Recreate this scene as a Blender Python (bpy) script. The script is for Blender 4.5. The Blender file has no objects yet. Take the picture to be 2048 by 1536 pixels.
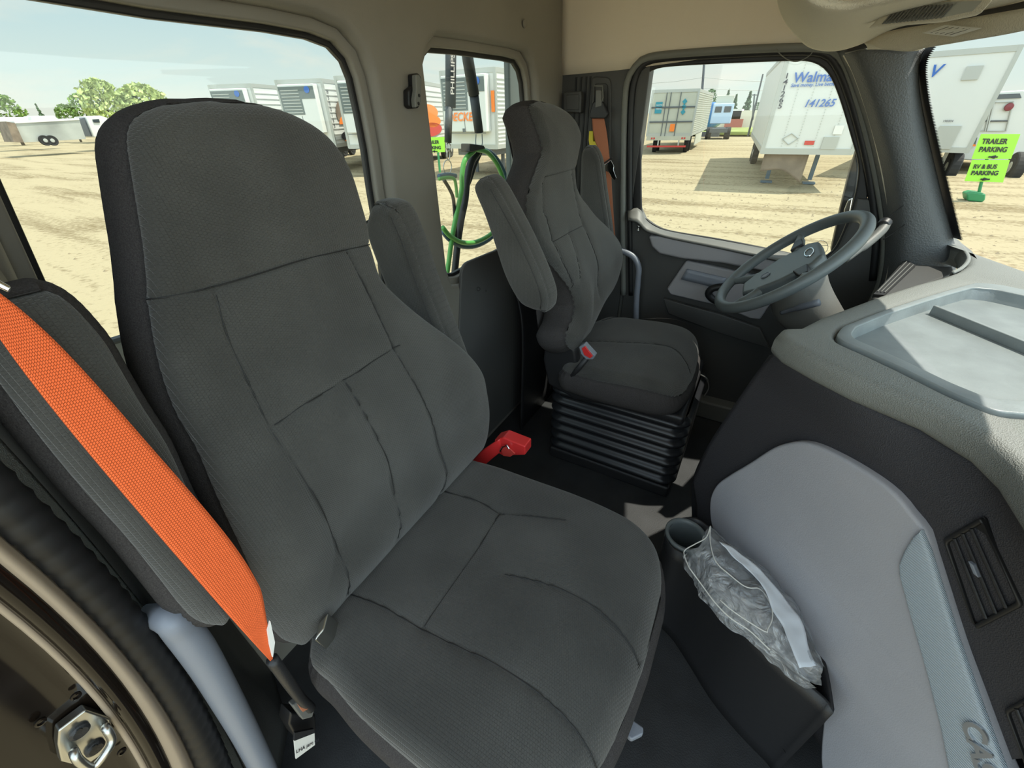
import bpy, bmesh, math, random
import numpy as np
from mathutils import Vector, Matrix
random.seed(4); rng = np.random.default_rng(4)
D = bpy.data; SC = bpy.context.scene; COL = SC.collection
# ------------------------------------------------------------------ camera
F = 820.0; W, H = 2048, 1536
PITCH, YAW, ROLL = math.radians(33.4), math.radians(30.4), math.radians(1.3)
CAM = np.array([0.0, 0.0, 1.20])
FWD = np.array([-math.sin(YAW)*math.cos(PITCH), math.cos(YAW)*math.cos(PITCH), -math.sin(PITCH)])
_r = np.array([math.cos(YAW), math.sin(YAW), 0.0]); _u = np.cross(_r, FWD)
RGT = math.cos(ROLL)*_r - math.sin(ROLL)*_u; UPV = math.sin(ROLL)*_r + math.cos(ROLL)*_u
cd = D.cameras.new('camera'); cam = D.objects.new('camera', cd); COL.objects.link(cam)
cd.sensor_fit = 'HORIZONTAL'; cd.sensor_width = 36; cd.lens = 36*F/W; cd.clip_start = .01; cd.clip_end = 2000
cam.matrix_world = Matrix(((RGT[0], UPV[0], -FWD[0], CAM[0]), (RGT[1], UPV[1], -FWD[1], CAM[1]), (RGT[2], UPV[2], -FWD[2], CAM[2]), (0, 0, 0, 1)))
SC.camera = cam
# ------------------------------------------------------------------ light
SC.view_settings.view_transform = 'Standard'; SC.view_settings.look = 'None'
SC.view_settings.exposure = 0.0; SC.view_settings.gamma = 1; SC.view_settings.use_curve_mapping = False
SC.cycles.max_bounces = 10; SC.cycles.diffuse_bounces = 5; SC.cycles.transparent_max_bounces = 16
SC.cycles.use_denoising = True
SUN = Vector((1.8, 1.2, 4.1)).normalized()
sd = D.lights.new('sun', 'SUN'); sd.energy = 6.0; sd.angle = math.radians(.6); sd.color = (1, .95, .84)
so = D.objects.new('sun', sd); COL.objects.link(so); so.rotation_euler = SUN.to_track_quat('Z', 'Y').to_euler(); so.location = (9, 6, 20)
wd = D.worlds.new('world'); SC.world = wd; wd.use_nodes = True
def wnodes():
    t = wd.node_tree; N = t.nodes; L = t.links; N.clear()
    out = N.new('ShaderNodeOutputWorld'); bg = N.new('ShaderNodeBackground'); L.new(bg.outputs[0], out.inputs[0])
    tc = N.new('ShaderNodeTexCoord'); sep = N.new('ShaderNodeSeparateXYZ'); L.new(tc.outputs['Generated'], sep.inputs[0])
    cr = N.new('ShaderNodeValToRGB'); e = cr.color_ramp.elements
    e[0].position = 0.0; e[0].color = (.82, .92, .84, 1); e[1].position = 1; e[1].color = (.42, .58, .76, 1)
    for p, c in ((.07, (.74, .88, .86)), (.20, (.50, .74, .86)), (.45, (.44, .64, .82))):
        x = cr.color_ramp.elements.new(p); x.color = (*c, 1)
    L.new(sep.outputs[2], cr.inputs[0])
    mp = N.new('ShaderNodeMapping'); mp.inputs['Scale'].default_value = (1.2, 1.2, 6.5); mp.inputs['Location'].default_value = (.35, .2, .4); L.new(tc.outputs['Generated'], mp.inputs[0])
    nz = N.new('ShaderNodeTexNoise'); nz.inputs['Scale'].default_value = 1.9; nz.inputs['Detail'].default_value = 7; nz.inputs['Roughness'].default_value = .55; nz.inputs['Distortion'].default_value = .5
    L.new(mp.outputs[0], nz.inputs[0])
    c2 = N.new('ShaderNodeValToRGB'); c2.color_ramp.elements[0].position = .44; c2.color_ramp.elements[1].position = .62; L.new(nz.outputs[0], c2.inputs[0])
    mx = N.new('ShaderNodeMix'); mx.data_type = 'RGBA'; L.new(c2.outputs[0], mx.inputs[0]); L.new(cr.outputs[0], mx.inputs[6]); mx.inputs[7].default_value = (.90, .92, .84, 1)
    # added cab fill: sky boosted with height, toward the open door and forward
    m1 = N.new('ShaderNodeMapRange'); m1.inputs[1].default_value = .18; m1.inputs[2].default_value = .7; m1.inputs[3].default_value = 1.0; m1.inputs[4].default_value = SKYTOP; L.new(sep.outputs[2], m1.inputs[0])
    m2 = N.new('ShaderNodeMapRange'); m2.inputs[1].default_value = .15; m2.inputs[2].default_value = -.7; m2.inputs[3].default_value = 1.0; m2.inputs[4].default_value = SKYBACK; L.new(sep.outputs[1], m2.inputs[0])
    mm = N.new('ShaderNodeMath'); mm.operation = 'MULTIPLY'; L.new(m1.outputs[0], mm.inputs[0]); L.new(m2.outputs[0], mm.inputs[1])
    m3 = N.new('ShaderNodeMapRange'); m3.inputs[1].default_value = .6; m3.inputs[2].default_value = .95; m3.inputs[3].default_value = 1.0; m3.inputs[4].default_value = 2.4; L.new(sep.outputs[0], m3.inputs[0])
    m4 = N.new('ShaderNodeMath'); m4.operation = 'MULTIPLY'; L.new(mm.outputs[0], m4.inputs[0]); L.new(m3.outputs[0], m4.inputs[1])
    L.new(mx.outputs[2], bg.inputs[0]); L.new(m4.outputs[0], bg.inputs[1])
SKYTOP, SKYBACK = 1.25, 2.3
wnodes()
# ------------------------------------------------------------------ measuring from the photograph
def ray(px, py): return FWD + RGT*(px-W/2)/F - UPV*(py-H/2)/F
def P(px, py, **k):
    d = ray(px, py); a, v = list(k.items())[0]; i = 'xyz'.index(a)
    return Vector(CAM + d*((v-CAM[i])/d[i]))
def PN(px, py, n, d):
    n = np.array(n, float); r = ray(px, py); return Vector(CAM + r*((d-n@CAM)/(n@r)))
def S(c):   # srgb 0-255 -> linear
    return tuple((x/255/12.92 if x <= 10 else ((x/255+.055)/1.055)**2.4) for x in c)
# ------------------------------------------------------------------ materials
def mat(name, col, rough=.6, metal=0, bump=None, var=None, spec=.5, coat=0, alpha=None):
    """bump=(kind,scale,strength); var=(scale,amount)"""
    m = D.materials.new(name); m.use_nodes = True; t = m.node_tree; N = t.nodes; L = t.links; b = N['Principled BSDF']
    b.inputs['Base Color'].default_value = (*col, 1); b.inputs['Roughness'].default_value = rough; b.inputs['Metallic'].default_value = metal
    b.inputs['Specular IOR Level'].default_value = spec; b.inputs['Coat Weight'].default_value = coat
    tc = N.new('ShaderNodeTexCoord')
    if var:
        nz = N.new('ShaderNodeTexNoise'); nz.inputs['Scale'].default_value = var[0]; nz.inputs['Detail'].default_value = 5
        L.new(tc.outputs['Object'], nz.inputs[0]); r = N.new('ShaderNodeValToRGB')
        a = var[1]; r.color_ramp.elements[0].position = .3; r.color_ramp.elements[1].position = .7
        r.color_ramp.elements[0].color = (*[c*(1-a) for c in col], 1); r.color_ramp.elements[1].color = (*[min(1, c*(1+a)) for c in col], 1)
        L.new(nz.outputs[0], r.inputs[0]); L.new(r.outputs[0], b.inputs['Base Color'])
    if bump:
        k, s, st = bump; bp = N.new('ShaderNodeBump'); bp.inputs['Strength'].default_value = st
        if k == 'noise': x = N.new('ShaderNodeTexNoise'); x.inputs['Scale'].default_value = s; x.inputs['Detail'].default_value = 4; L.new(tc.outputs['Object'], x.inputs[0]); h = x.outputs[0]
        elif k == 'pebble': x = N.new('ShaderNodeTexVoronoi'); x.inputs['Scale'].default_value = s; L.new(tc.outputs['Object'], x.inputs[0]); h = x.outputs[0]
        elif k == 'uvrib':
            x = N.new('ShaderNodeTexBrick'); x.inputs['Scale'].default_value = s; x.inputs['Brick Width'].default_value = .9; x.inputs['Row Height'].default_value = 1.0
            x.inputs['Mortar Size'].default_value = .12; x.inputs['Mortar Smooth'].default_value = 1; x.inputs['Color1'].default_value = (1, 1, 1, 1); x.inputs['Color2'].default_value = (1, 1, 1, 1); x.inputs['Mortar'].default_value = (0, 0, 0, 1)
            mp = N.new('ShaderNodeMapping'); mp.inputs['Rotation'].default_value = (0, 0, math.pi/2); L.new(tc.outputs['UV'], mp.inputs[0]); L.new(mp.outputs[0], x.inputs[0]); h = x.outputs[0]
        elif k == 'diag': x = N.new('ShaderNodeTexWave'); x.inputs['Scale'].default_value = s; x.bands_direction = 'DIAGONAL'; L.new(tc.outputs['Object'], x.inputs[0]); h = x.outputs[0]
        elif k == 'wave': x = N.new('ShaderNodeTexWave'); x.inputs['Scale'].default_value = s; x.bands_direction = 'Z'; L.new(tc.outputs['Object'], x.inputs[0]); h = x.outputs[0]
        L.new(h, bp.inputs['Height']); bp.inputs['Distance'].default_value = .002 if k != 'wave' else .01; L.new(bp.outputs[0], b.inputs['Normal'])
    return m
def glassmat(name, tint=(1, 1, 1), gloss=.04):
    m = D.materials.new(name); m.use_nodes = True; t = m.node_tree; N = t.nodes; L = t.links; N.clear()
    o = N.new('ShaderNodeOutputMaterial'); tr = N.new('ShaderNodeBsdfTransparent'); tr.inputs[0].default_value = (*tint, 1)
    g = N.new('ShaderNodeBsdfGlossy'); g.inputs['Roughness'].default_value = .02; mx = N.new('ShaderNodeMixShader'); mx.inputs[0].default_value = gloss
    L.new(tr.outputs[0], mx.inputs[1]); L.new(g.outputs[0], mx.inputs[2]); L.new(mx.outputs[0], o.inputs[0]); return m
M = {}
def fabric(name, col):
    m = mat(name, col, .95, spec=.2, bump=('uvrib', 250, .55)); t = m.node_tree; N = t.nodes; L = t.links; b = N['Principled BSDF']
    tc = N.new('ShaderNodeTexCoord'); nz = N.new('ShaderNodeTexNoise'); nz.inputs['Scale'].default_value = 900; nz.inputs['Detail'].default_value = 2; L.new(tc.outputs['Object'], nz.inputs[0])
    n2 = N.new('ShaderNodeTexNoise'); n2.inputs['Scale'].default_value = 7; L.new(tc.outputs['Object'], n2.inputs[0])
    ad = N.new('ShaderNodeMath'); ad.operation = 'MULTIPLY'; L.new(nz.outputs[0], ad.inputs[0]); L.new(n2.outputs[0], ad.inputs[1])
    r = N.new('ShaderNodeValToRGB'); r.color_ramp.elements[0].position = .12; r.color_ramp.elements[1].position = .42
    r.color_ramp.elements[0].color = (*[c*.72 for c in col], 1); r.color_ramp.elements[1].color = (*[c*1.35 for c in col], 1)
    L.new(ad.outputs[0], r.inputs[0]); L.new(r.outputs[0], b.inputs['Base Color']); b.inputs['Sheen Weight'].default_value = .25; b.inputs['Sheen Roughness'].default_value = .5
    return m
M['fabric'] = fabric('charcoal_seat_fabric', (.062, .061, .057))
M['fabric_side'] = mat('charcoal_side_fabric', (.052, .048, .048), .95, bump=('noise', 700, .5), var=(600, .35), spec=.2)
M['greige'] = mat('greige_wall_plastic', (.225, .21, .18), .55, bump=('noise', 400, .12), var=(6, .06))
M['dark'] = mat('dark_grey_plastic', (.060, .060, .058), .5, bump=('noise', 500, .25))
M['darker'] = mat('black_plastic', (.018, .018, .020), .45, bump=('noise', 500, .2))
M['black'] = mat('black_rubber', (.010, .010, .011), .5)
M['shroud'] = mat('dark_grey_column_plastic', (.14, .14, .13), .5, bump=('noise', 500, .25))
M['headliner'] = mat('beige_headliner', (.74, .66, .54), .95, bump=('noise', 900, .4), spec=.1)
M['console'] = mat('beige_overhead_console', (.66, .62, .52), .8, bump=('noise', 300, 1.0), spec=.2)
M['dashtop'] = mat('grey_dash_vinyl', (.20, .208, .195), .55, bump=('pebble', 620, .45), spec=.4)
M['dashface'] = mat('charcoal_dash_vinyl', (.040, .039, .044), .6, bump=('pebble', 620, .4), spec=.3)
M['tray'] = mat('grey_tray_plastic', (.21, .235, .24), .4, bump=('noise', 300, .15), var=(20, .12))
M['lightgrey'] = mat('light_grey_panel', (.38, .38, .415), .55, bump=('noise', 600, .25), var=(5, .06))
M['floor'] = mat('black_floor_mat', (.028, .029, .031), .6, bump=('noise', 300, .4), var=(9, .3))
M['steel'] = mat('bright_steel', (.55, .55, .52), .3, 1)
M['chrome'] = mat('chrome', (.8, .8, .8), .12, 1)
M['orange'] = mat('orange_webbing', (1.0, .17, .045), .75, bump=('uvrib', 330, .9), spec=.3)
M['rust'] = mat('brown_orange_webbing', (.42, .15, .075), .7, bump=('uvrib', 300, .4))
M['red'] = mat('red_plastic', (.62, .03, .03), .35)
M['paint'] = mat('dark_brown_gloss_paint', (.010, .007, .005), .10, spec=.4)
M['paintedge'] = mat('tan_paint_edge', (.34, .27, .20), .3)
M['lowerwall'] = mat('darker_lower_wall', (.10, .10, .097), .5, bump=('noise', 400, .15))
M['doorgrey'] = mat('mid_grey_door_plastic', (.33, .32, .335), .5, bump=('noise', 600, .2))
M['handle'] = mat('blue_grey_handle_plastic', (.21, .23, .275), .4, bump=('noise', 700, .1))
M['pillar'] = mat('a_pillar_plastic', (.085, .090, .092), .55, bump=('pebble', 260, .5))
M['sealgrey'] = mat('grey_rubber_seal', (.16, .165, .15), .6)
M['wheelgrey'] = mat('steering_grey_plastic', (.13, .15, .155), .4, bump=('noise', 600, .2))
M['carbon'] = mat('woven_grey_trim', (.40, .46, .52), .32, bump=('diag', 170, .45))
M['white'] = mat('white_trailer_skin', (.62, .63, .60), .45)
M['offwhite'] = mat('pale_trailer_panel', (.46, .46, .38), .5, var=(1, .06))
M['alum'] = mat('aluminium_rail', (.42, .43, .40), .45, .3)
M['tender'] = mat('dark_slate_rubber', (.045, .055, .06), .6)
M['badge'] = mat('brushed_badge_metal', (.75, .76, .78), .3, .8)
M['tyre'] = mat('tyre_rubber', (.02, .02, .02), .8)
M['blue'] = mat('blue_lettering', (.03, .12, .42), .5)
M['teal'] = mat('teal_lettering', (.03, .25, .33), .5)
M['ink'] = mat('black_lettering', (.02, .02, .03), .5)
M['redmark'] = mat('red_marker', (.55, .05, .04), .5)
M['orangemark'] = mat('orange_graphic', (.85, .22, .03), .5)
M['yellow'] = mat('yellow_plastic', (.75, .62, .03), .45)
M['lime'] = mat('lime_sign', (.36, .78, .06), .5)
M['green'] = mat('green_hose', (.10, .38, .08), .4)
M['greenbase'] = mat('green_painted_base', (.03, .22, .08), .5)
M['bluehose'] = mat('blue_hose', (.04, .10, .16), .4)
M['grill'] = mat('dark_grille', (.09, .10, .11), .5)
M['grillgrey'] = mat('grey_reefer_panel', (.12, .145, .14), .5)
M['paper'] = mat('paper', (.75, .74, .70), .8)
M['glass'] = glassmat('clear_glass', (.97, .99, .97), .035)
M['wood'] = mat('dusty_mudflap', (.20, .155, .115), .8, var=(2, .3))
M['leaf'] = mat('leaf_green', (.16, .25, .05), .7, var=(.6, .4))
M['leafpale'] = mat('pale_leaf', (.38, .45, .16), .7, var=(.6, .35))
M['pine'] = mat('dark_pine', (.10, .16, .08), .8, var=(.6, .3))
M['bark'] = mat('bark', (.12, .09, .06), .9)
M['win'] = mat('dark_window', (.03, .04, .045), .1)
M['skyblue'] = mat('blue_tank', (.06, .17, .38), .4)
M['cream'] = mat('cream_wall', (.66, .63, .5), .7)
# ------------------------------------------------------------------ helpers
def tag(o, label=None, cat=None, group=None, kind=None):
    if label: o['label'] = label
    if cat: o['category'] = cat
    if group: o['group'] = group
    if kind: o['kind'] = kind
    return o
def empty(name, loc, label, cat, group=None):
    o = D.objects.new(name, None); COL.objects.link(o); o.location = loc; o.empty_display_size = .05
    return tag(o, label, cat, group)
def link(name, me, m, parent=None, smooth=False, bevel=0, solid=0, sub=0):
    o = D.objects.new(name, me); COL.objects.link(o)
    if m: me.materials.append(m)
    if smooth:
        for p in me.polygons: p.use_smooth = True
    if parent:
        o.parent = parent; bpy.context.view_layer.update() if False else None
        loc = parent.location.copy(); pp = parent.parent
        while pp: loc += pp.location; pp = pp.parent
        o.location = -loc if parent.type == 'EMPTY' or True else (0, 0, 0)
        if parent.type != 'EMPTY':   # mesh parents sit at their own offset
            o.location = -world_off(parent)
    if solid:
        s = o.modifiers.new('s', 'SOLIDIFY'); s.thickness = solid; s.offset = 0
    if bevel:
        b = o.modifiers.new('b', 'BEVEL'); b.width = bevel; b.segments = 3; b.limit_method = 'ANGLE'; b.angle_limit = math.radians(35)
        for p in me.polygons: p.use_smooth = True
        w = o.modifiers.new('w', 'WEIGHTED_NORMAL')
    if sub: q = o.modifiers.new('u', 'SUBSURF'); q.levels = sub; q.render_levels = sub
    return o
def world_off(o):
    v = Vector((0, 0, 0))
    while o: v += o.location; o = o.parent
    return v
def newmesh(vs, fs):
    me = D.meshes.new('m'); me.from_pydata([tuple(v) for v in vs], [], fs); me.update()
    bm = bmesh.new(); bm.from_mesh(me); bmesh.ops.remove_doubles(bm, verts=bm.verts, dist=1e-6); bmesh.ops.recalc_face_normals(bm, faces=bm.faces); bm.to_mesh(me); bm.free(); return me
class MB:
    def __init__(s): s.v = []; s.f = []
    def add(s, vs, fs):
        n = len(s.v); s.v += [tuple(v) for v in vs]; s.f += [tuple(i+n for i in f) for f in fs]; return s
    def box(s, c, size, ax=None):
        ax = ax or (Vector((1, 0, 0)), Vector((0, 1, 0)), Vector((0, 0, 1))); c = Vector(c)
        vs = [c+ax[0]*size[0]/2*a+ax[1]*size[1]/2*b+ax[2]*size[2]/2*d for a in(-1, 1) for b in(-1, 1) for d in(-1, 1)]
        return s.add(vs, [(0, 1, 3, 2), (4, 6, 7, 5), (0, 4, 5, 1), (2, 3, 7, 6), (0, 2, 6, 4), (1, 5, 7, 3)])
    def tube(s, pts, r, n=12, closed=False, cap=True):
        pts = [Vector(p) for p in pts]; K = len(pts); rs = r if hasattr(r, '__len__') else [r]*K
        up = Vector((.123, .31, .94)); base = len(s.v); prev = None
        for i, p in enumerate(pts):
            a = pts[(i-1) % K] if (closed or i) else p; b = pts[(i+1) % K] if (closed or i < K-1) else p
            t = (b-a).normalized()
            if prev is None: u = t.cross(up).normalized()
            else: u = (prev-t*prev.dot(t)).normalized()
            prev = u; w = t.cross(u)
            for k in range(n): s.v.append(tuple(p+(u*math.cos(2*math.pi*k/n)+w*math.sin(2*math.pi*k/n))*rs[i]))
        for i in range(K if closed else K-1):
            j = (i+1) % K
            for k in range(n): s.f.append((base+i*n+k, base+i*n+(k+1) % n, base+j*n+(k+1) % n, base+j*n+k))
        if cap and not closed: s.f.append(tuple(base+k for k in range(n))); s.f.append(tuple(base+(K-1)*n+k for k in range(n)))
        return s
    def lathe(s, c, axis, prof, n=32):
        c = Vector(c); ax = Vector(axis).normalized(); u = ax.orthogonal().normalized(); w = ax.cross(u); b = len(s.v)
        for r, h in prof:
            for k in range(n): s.v.append(tuple(c+ax*h+(u*math.cos(2*math.pi*k/n)+w*math.sin(2*math.pi*k/n))*r))
        for i in range(len(prof)-1):
            for k in range(n): s.f.append((b+i*n+k, b+i*n+(k+1) % n, b+(i+1)*n+(k+1) % n, b+(i+1)*n+k))
        return s
    def prism(s, poly, d):
        d = Vector(d); poly = [Vector(p) for p in poly]; n = len(poly)
        return s.add(poly+[p+d for p in poly], [tuple(range(n)), tuple(range(2*n-1, n-1, -1))]+[(i, (i+1) % n, n+(i+1) % n, n+i) for i in range(n)])
    def build(s, name, m, parent=None, smooth=False, **k): return link(name, newmesh(s.v, s.f), m, parent, smooth, **k)
def resample(pts, n, closed=False, crv=True):
    p = np.array([list(q) for q in pts], float)
    if closed: p = np.vstack([p, p[:1]])
    if crv and len(p) > 2:     # catmull-rom
        K = len(p); out = []
        g = lambda i: (p[i % (K-1)] if closed else (p[i] if 0 <= i < K else (2*p[0]-p[1] if i < 0 else 2*p[-1]-p[-2])))
        for i in range(K-1):
            a, b, c, d = g(i-1), g(i), g(i+1), g(i+2)
            for t in np.linspace(0, 1, 10, endpoint=False):
                out.append(.5*((2*b)+(c-a)*t+(2*a-5*b+4*c-d)*t*t+(3*b-a-3*c+d)*t**3))
        out.append(p[-1]); p = np.array(out)
    L = np.r_[0, np.cumsum(np.linalg.norm(np.diff(p, axis=0), axis=1))]
    s = np.linspace(0, L[-1], n+1 if closed else n); s = s[:-1] if closed else s
    return np.stack([np.interp(s, L, p[:, k]) for k in range(p.shape[1])], 1)
def loft(name, curves, m, parent=None, n=40, sub=1, crv=True, solid=0, bevel=0, acr=False, closed=False):
    R = [resample(c, n, crv=crv, closed=closed) for c in curves]
    if sub > 1:
        R2 = []; K = len(R)
        for i in range(K-1):
            a = R[i-1] if i else 2*R[0]-R[1]; b = R[i]; c = R[i+1]; d = R[i+2] if i+2 < K else 2*R[-1]-R[-2]
            for t in np.linspace(0, 1, sub, endpoint=False):
                R2.append(.5*((2*b)+(c-a)*t+(2*a-5*b+4*c-d)*t*t+(3*b-a-3*c+d)*t**3) if acr else b*(1-t)+c*t)
        R2.append(R[-1]); R = R2
    vs = np.vstack(R); fs = []
    for i in range(len(R)-1):
        for k in range(n if closed else n-1):
            fs.append((i*n+k, i*n+(k+1) % n, (i+1)*n+(k+1) % n, (i+1)*n+k))
    me = newmesh(vs, fs)
    if not closed and len(me.vertices) == len(vs):
        uv = me.uv_layers.new(name='UVMap')
        for li in me.loops:
            i, k = divmod(li.vertex_index, n); uv.data[li.index].uv = (i/len(R)*.06, float(np.linalg.norm(vs[k]-vs[0])))
    o = link(name, me, m, parent, True, solid=solid, bevel=bevel); return o
def panel(name, frame, outer, holes, th, m, parent=None, bevel=.006, sm=True):
    """flat plate with openings. frame=(O,eu,ev,en); outer/holes are 2D lists; the plate grows along -en from its front"""
    O, eu, ev, en = [Vector(a) for a in frame]
    cu = D.curves.new('c', 'CURVE'); cu.dimensions = '2D'; cu.fill_mode = 'BOTH'; cu.extrude = max(th/2-bevel, .0005); cu.bevel_depth = bevel; cu.bevel_resolution = 3; cu.offset = -bevel
    for pl in [outer]+holes:
        sp = cu.splines.new('POLY'); sp.points.add(len(pl)-1)
        for i, q in enumerate(pl): sp.points[i].co = (q[0], q[1], 0, 1)
        sp.use_cyclic_u = True
    co = D.objects.new('tmp', cu); COL.objects.link(co); dg = bpy.context.evaluated_depsgraph_get()
    me = D.meshes.new_from_object(co.evaluated_get(dg)); D.objects.remove(co)
    bm = bmesh.new(); bm.from_mesh(me); bmesh.ops.remove_doubles(bm, verts=bm.verts, dist=1e-5); bm.to_mesh(me); bm.free()
    for v in me.vertices: c = v.co.copy(); v.co = O+eu*c.x+ev*c.y+en*(c.z-th/2)
    me.materials.clear(); o = link(name, me, m, parent)
    if sm:
        for p in me.polygons: p.use_smooth = True
        me.set_sharp_from_angle(angle=math.radians(40))
    return o
def to2(frame, pts):
    O, eu, ev, en = [Vector(a) for a in frame]; return [((Vector(p)-O).dot(eu), (Vector(p)-O).dot(ev)) for p in pts]
def rnd(pts, n=80):     # smooth closed 2D outline
    return [tuple(q) for q in resample(pts, n, closed=True)]
def roundpoly(pts, r, seg=6):
    out = []; n = len(pts)
    for i in range(n):
        a, b, c = Vector(pts[i-1]), Vector(pts[i]), Vector(pts[(i+1) % n]); u = (a-b).normalized(); w = (c-b).normalized()
        rr = min(r, (a-b).length*.45, (c-b).length*.45)
        for k in range(seg+1):
            t = k/seg; out.append(tuple((b+u*rr)*(1-t)**2+b*2*t*(1-t)+(b+w*rr)*t*t))
    return out
def text(name, s, O, right, up, h, m, parent=None, th=.002, bold=0, shear=0, align='LEFT', sx=1.0):
    cu = D.curves.new('t', 'FONT'); cu.body = s; cu.size = 1; cu.extrude = .001; cu.offset = bold; cu.shear = shear; cu.align_x = align
    co = D.objects.new('tmp', cu); COL.objects.link(co); dg = bpy.context.evaluated_depsgraph_get()
    me = D.meshes.new_from_object(co.evaluated_get(dg)); D.objects.remove(co); me.materials.clear()
    r = Vector(right).normalized(); u = Vector(up).normalized(); n = r.cross(u); k = h/.7
    for v in me.vertices: c = v.co.copy(); v.co = Vector(O)+r*c.x*k*sx+u*c.y*k+n*(th*(1 if c.z > 0 else 0)+th*.3)
    return link(name, me, m, parent)
def disp(v, seg): return v
# ---- upholstered pad: outline given as left/right rows in a plane, seams as polylines, all in metres
def pdist(U, V, line, closed=False):
    p = np.array(line, float); p = np.vstack([p, p[:1]]) if closed else p; best = np.full(U.shape, 1e9)
    for a, b in zip(p[:-1], p[1:]):
        d = b-a; l2 = max((d**2).sum(), 1e-12); t = np.clip(((U-a[0])*d[0]+(V-a[1])*d[1])/l2, 0, 1)
        best = np.minimum(best, np.hypot(U-a[0]-t*d[0], V-a[1]-t*d[1]))
    return best
def pad(name, frame, L, R, T, m, parent, r=.022, seams=(), bulge=.012, extra=None, nu=120, nv=190, belly=.012, side=None, groove=.004, backfn=None):
    O, eu, ev, en = [Vector(a) for a in frame]
    def cv(q):
        a = resample(q, 160); o = np.argsort(a[:, 1], kind='stable'); return a[o]
    L = cv(L); R = cv(R); v0 = max(L[0, 1], R[0, 1]); v1 = min(L[-1, 1], R[-1, 1])
    tt = (1-np.cos(np.linspace(0, math.pi, nv)))/2; tt = .6*tt+.4*np.linspace(0, 1, nv); vv = v0+(v1-v0)*tt
    ss = (1-np.cos(np.linspace(0, math.pi, nu)))/2; ss = .5*ss+.5*np.linspace(0, 1, nu)
    l = np.interp(vv, L[:, 1], L[:, 0]); rr = np.interp(vv, R[:, 1], R[:, 0]); rr = np.maximum(rr, l+.002)
    U = l[:, None]+(rr-l)[:, None]*ss[None]; V = np.repeat(vv[:, None], nu, 1)
    poly = [(a, b) for a, b in zip(l, vv)]+[(a, b) for a, b in zip(rr[::-1], vv[::-1])]
    d = pdist(U, V, poly[::3], True); dd = np.clip(d, 0, r)
    Hh = -r+np.sqrt(np.maximum(r*r-(r-dd)**2, 0)) + bulge*(1-np.exp(-d/.05))
    if extra: Hh = Hh+extra(U, V, d, (V-v0)/(v1-v0))
    for sm in seams:
        q = pdist(U, V, sm); Hh -= groove*np.exp(-(q/.0030)**2)+groove*.7*np.exp(-(q/.014)**2)
    def W3(u, v, h): return O+eu*float(u)+ev*float(v)+en*float(h)
    vs = [W3(U[j, i], V[j, i], Hh[j, i]) for j in range(nv) for i in range(nu)]
    uvs = [(U[j, i], V[j, i]) for j in range(nv) for i in range(nu)]
    fs = [(j*nu+i, j*nu+i+1, (j+1)*nu+i+1, (j+1)*nu+i) for j in range(nv-1) for i in range(nu-1)]
    mi = [0]*len(fs)
    ring = [(0, i) for i in range(nu)]+[(j, nu-1) for j in range(1, nv)]+[(nv-1, i) for i in range(nu-2, -1, -1)]+[(j, 0) for j in range(nv-2, 0, -1)]
    c2 = np.array([U.mean(), V.mean()]); base = [j*nu+i for j, i in ring]; K = len(base)
    pu = np.array([U[a] for a in ring]); pv = np.array([V[a] for a in ring]); ph = np.array([Hh[a] for a in ring])
    nx = np.roll(pv, -1)-np.roll(pv, 1); ny = -(np.roll(pu, -1)-np.roll(pu, 1)); ln = np.maximum(np.hypot(nx, ny), 1e-6); nx /= ln; ny /= ln
    for _ in range(6):
        nx = (np.roll(nx, 1)+nx*2+np.roll(nx, -1))/4; ny = (np.roll(ny, 1)+ny*2+np.roll(ny, -1))/4
    Tk = T if np.isscalar(T) else None
    prevring = base
    for f, off in ((.04, -.002), (.10, .002), (.22, belly*.7), (.4, belly), (.6, belly), (.78, belly*.6), (.9, -.004), (.97, -.018), (1.0, -.04)):
        Tv = T if Tk is not None else np.array([T((b-v0)/(v1-v0)) for b in pv])
        hh = ph*(1-f)-Tv*f; st = len(vs)
        for k in range(K): vs.append(W3(pu[k]+nx[k]*off, pv[k]+ny[k]*off, hh[k])); uvs.append((pu[k], pv[k]+hh[k]))
        for k in range(K): fs.append((prevring[k], prevring[(k+1) % K], st+(k+1) % K, st+k)); mi.append(1)
        prevring = [st+k for k in range(K)]
    # back cover as strips between opposite sides
    fs.append(tuple(prevring)); mi.append(1)
    me = D.meshes.new(name); me.from_pydata([tuple(v) for v in vs], [], fs); me.update()
    uv = me.uv_layers.new(name='UVMap')
    for li in me.loops: uv.data[li.index].uv = uvs[li.vertex_index]
    bm = bmesh.new(); bm.from_mesh(me); bmesh.ops.recalc_face_normals(bm, faces=bm.faces); bm.to_mesh(me); bm.free()
    o = link(name, me, m, parent, True)
    if side: me.materials.append(side)
    for p, k in zip(me.polygons, mi): p.material_index = k if side else 0
    for sm in seams:
        q = resample(sm, 60); keep = []
        for a, b in q:
            j = np.searchsorted(vv, b); 
            if j <= 1 or j >= nv-1: continue
            i = int(np.clip(np.searchsorted(U[j], a), 1, nu-2)); keep.append(W3(a, b, Hh[j, i]+.0002))
        if len(keep) > 4: MB().tube(keep, .0008, 6).build('seam', M['black'], o, smooth=True)
    return o
def fit_frame(n, d, e=(0, 1, 0)):
    """frame on plane n.p=d with eu along e; ev = en x eu"""
    en = Vector(n).normalized(); eu = Vector(e).normalized(); eu = (eu-en*eu.dot(en)).normalized(); ev = en.cross(eu); O = Vector(n)*(d/Vector(n).length_squared)
    return (O, eu, ev, en)
def on(frame, pts):     # pixels -> 2D on the frame's plane
    O, eu, ev, en = frame; d = en.dot(O); return to2(frame, [PN(px, py, tuple(en), d) for px, py in pts])
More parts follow.
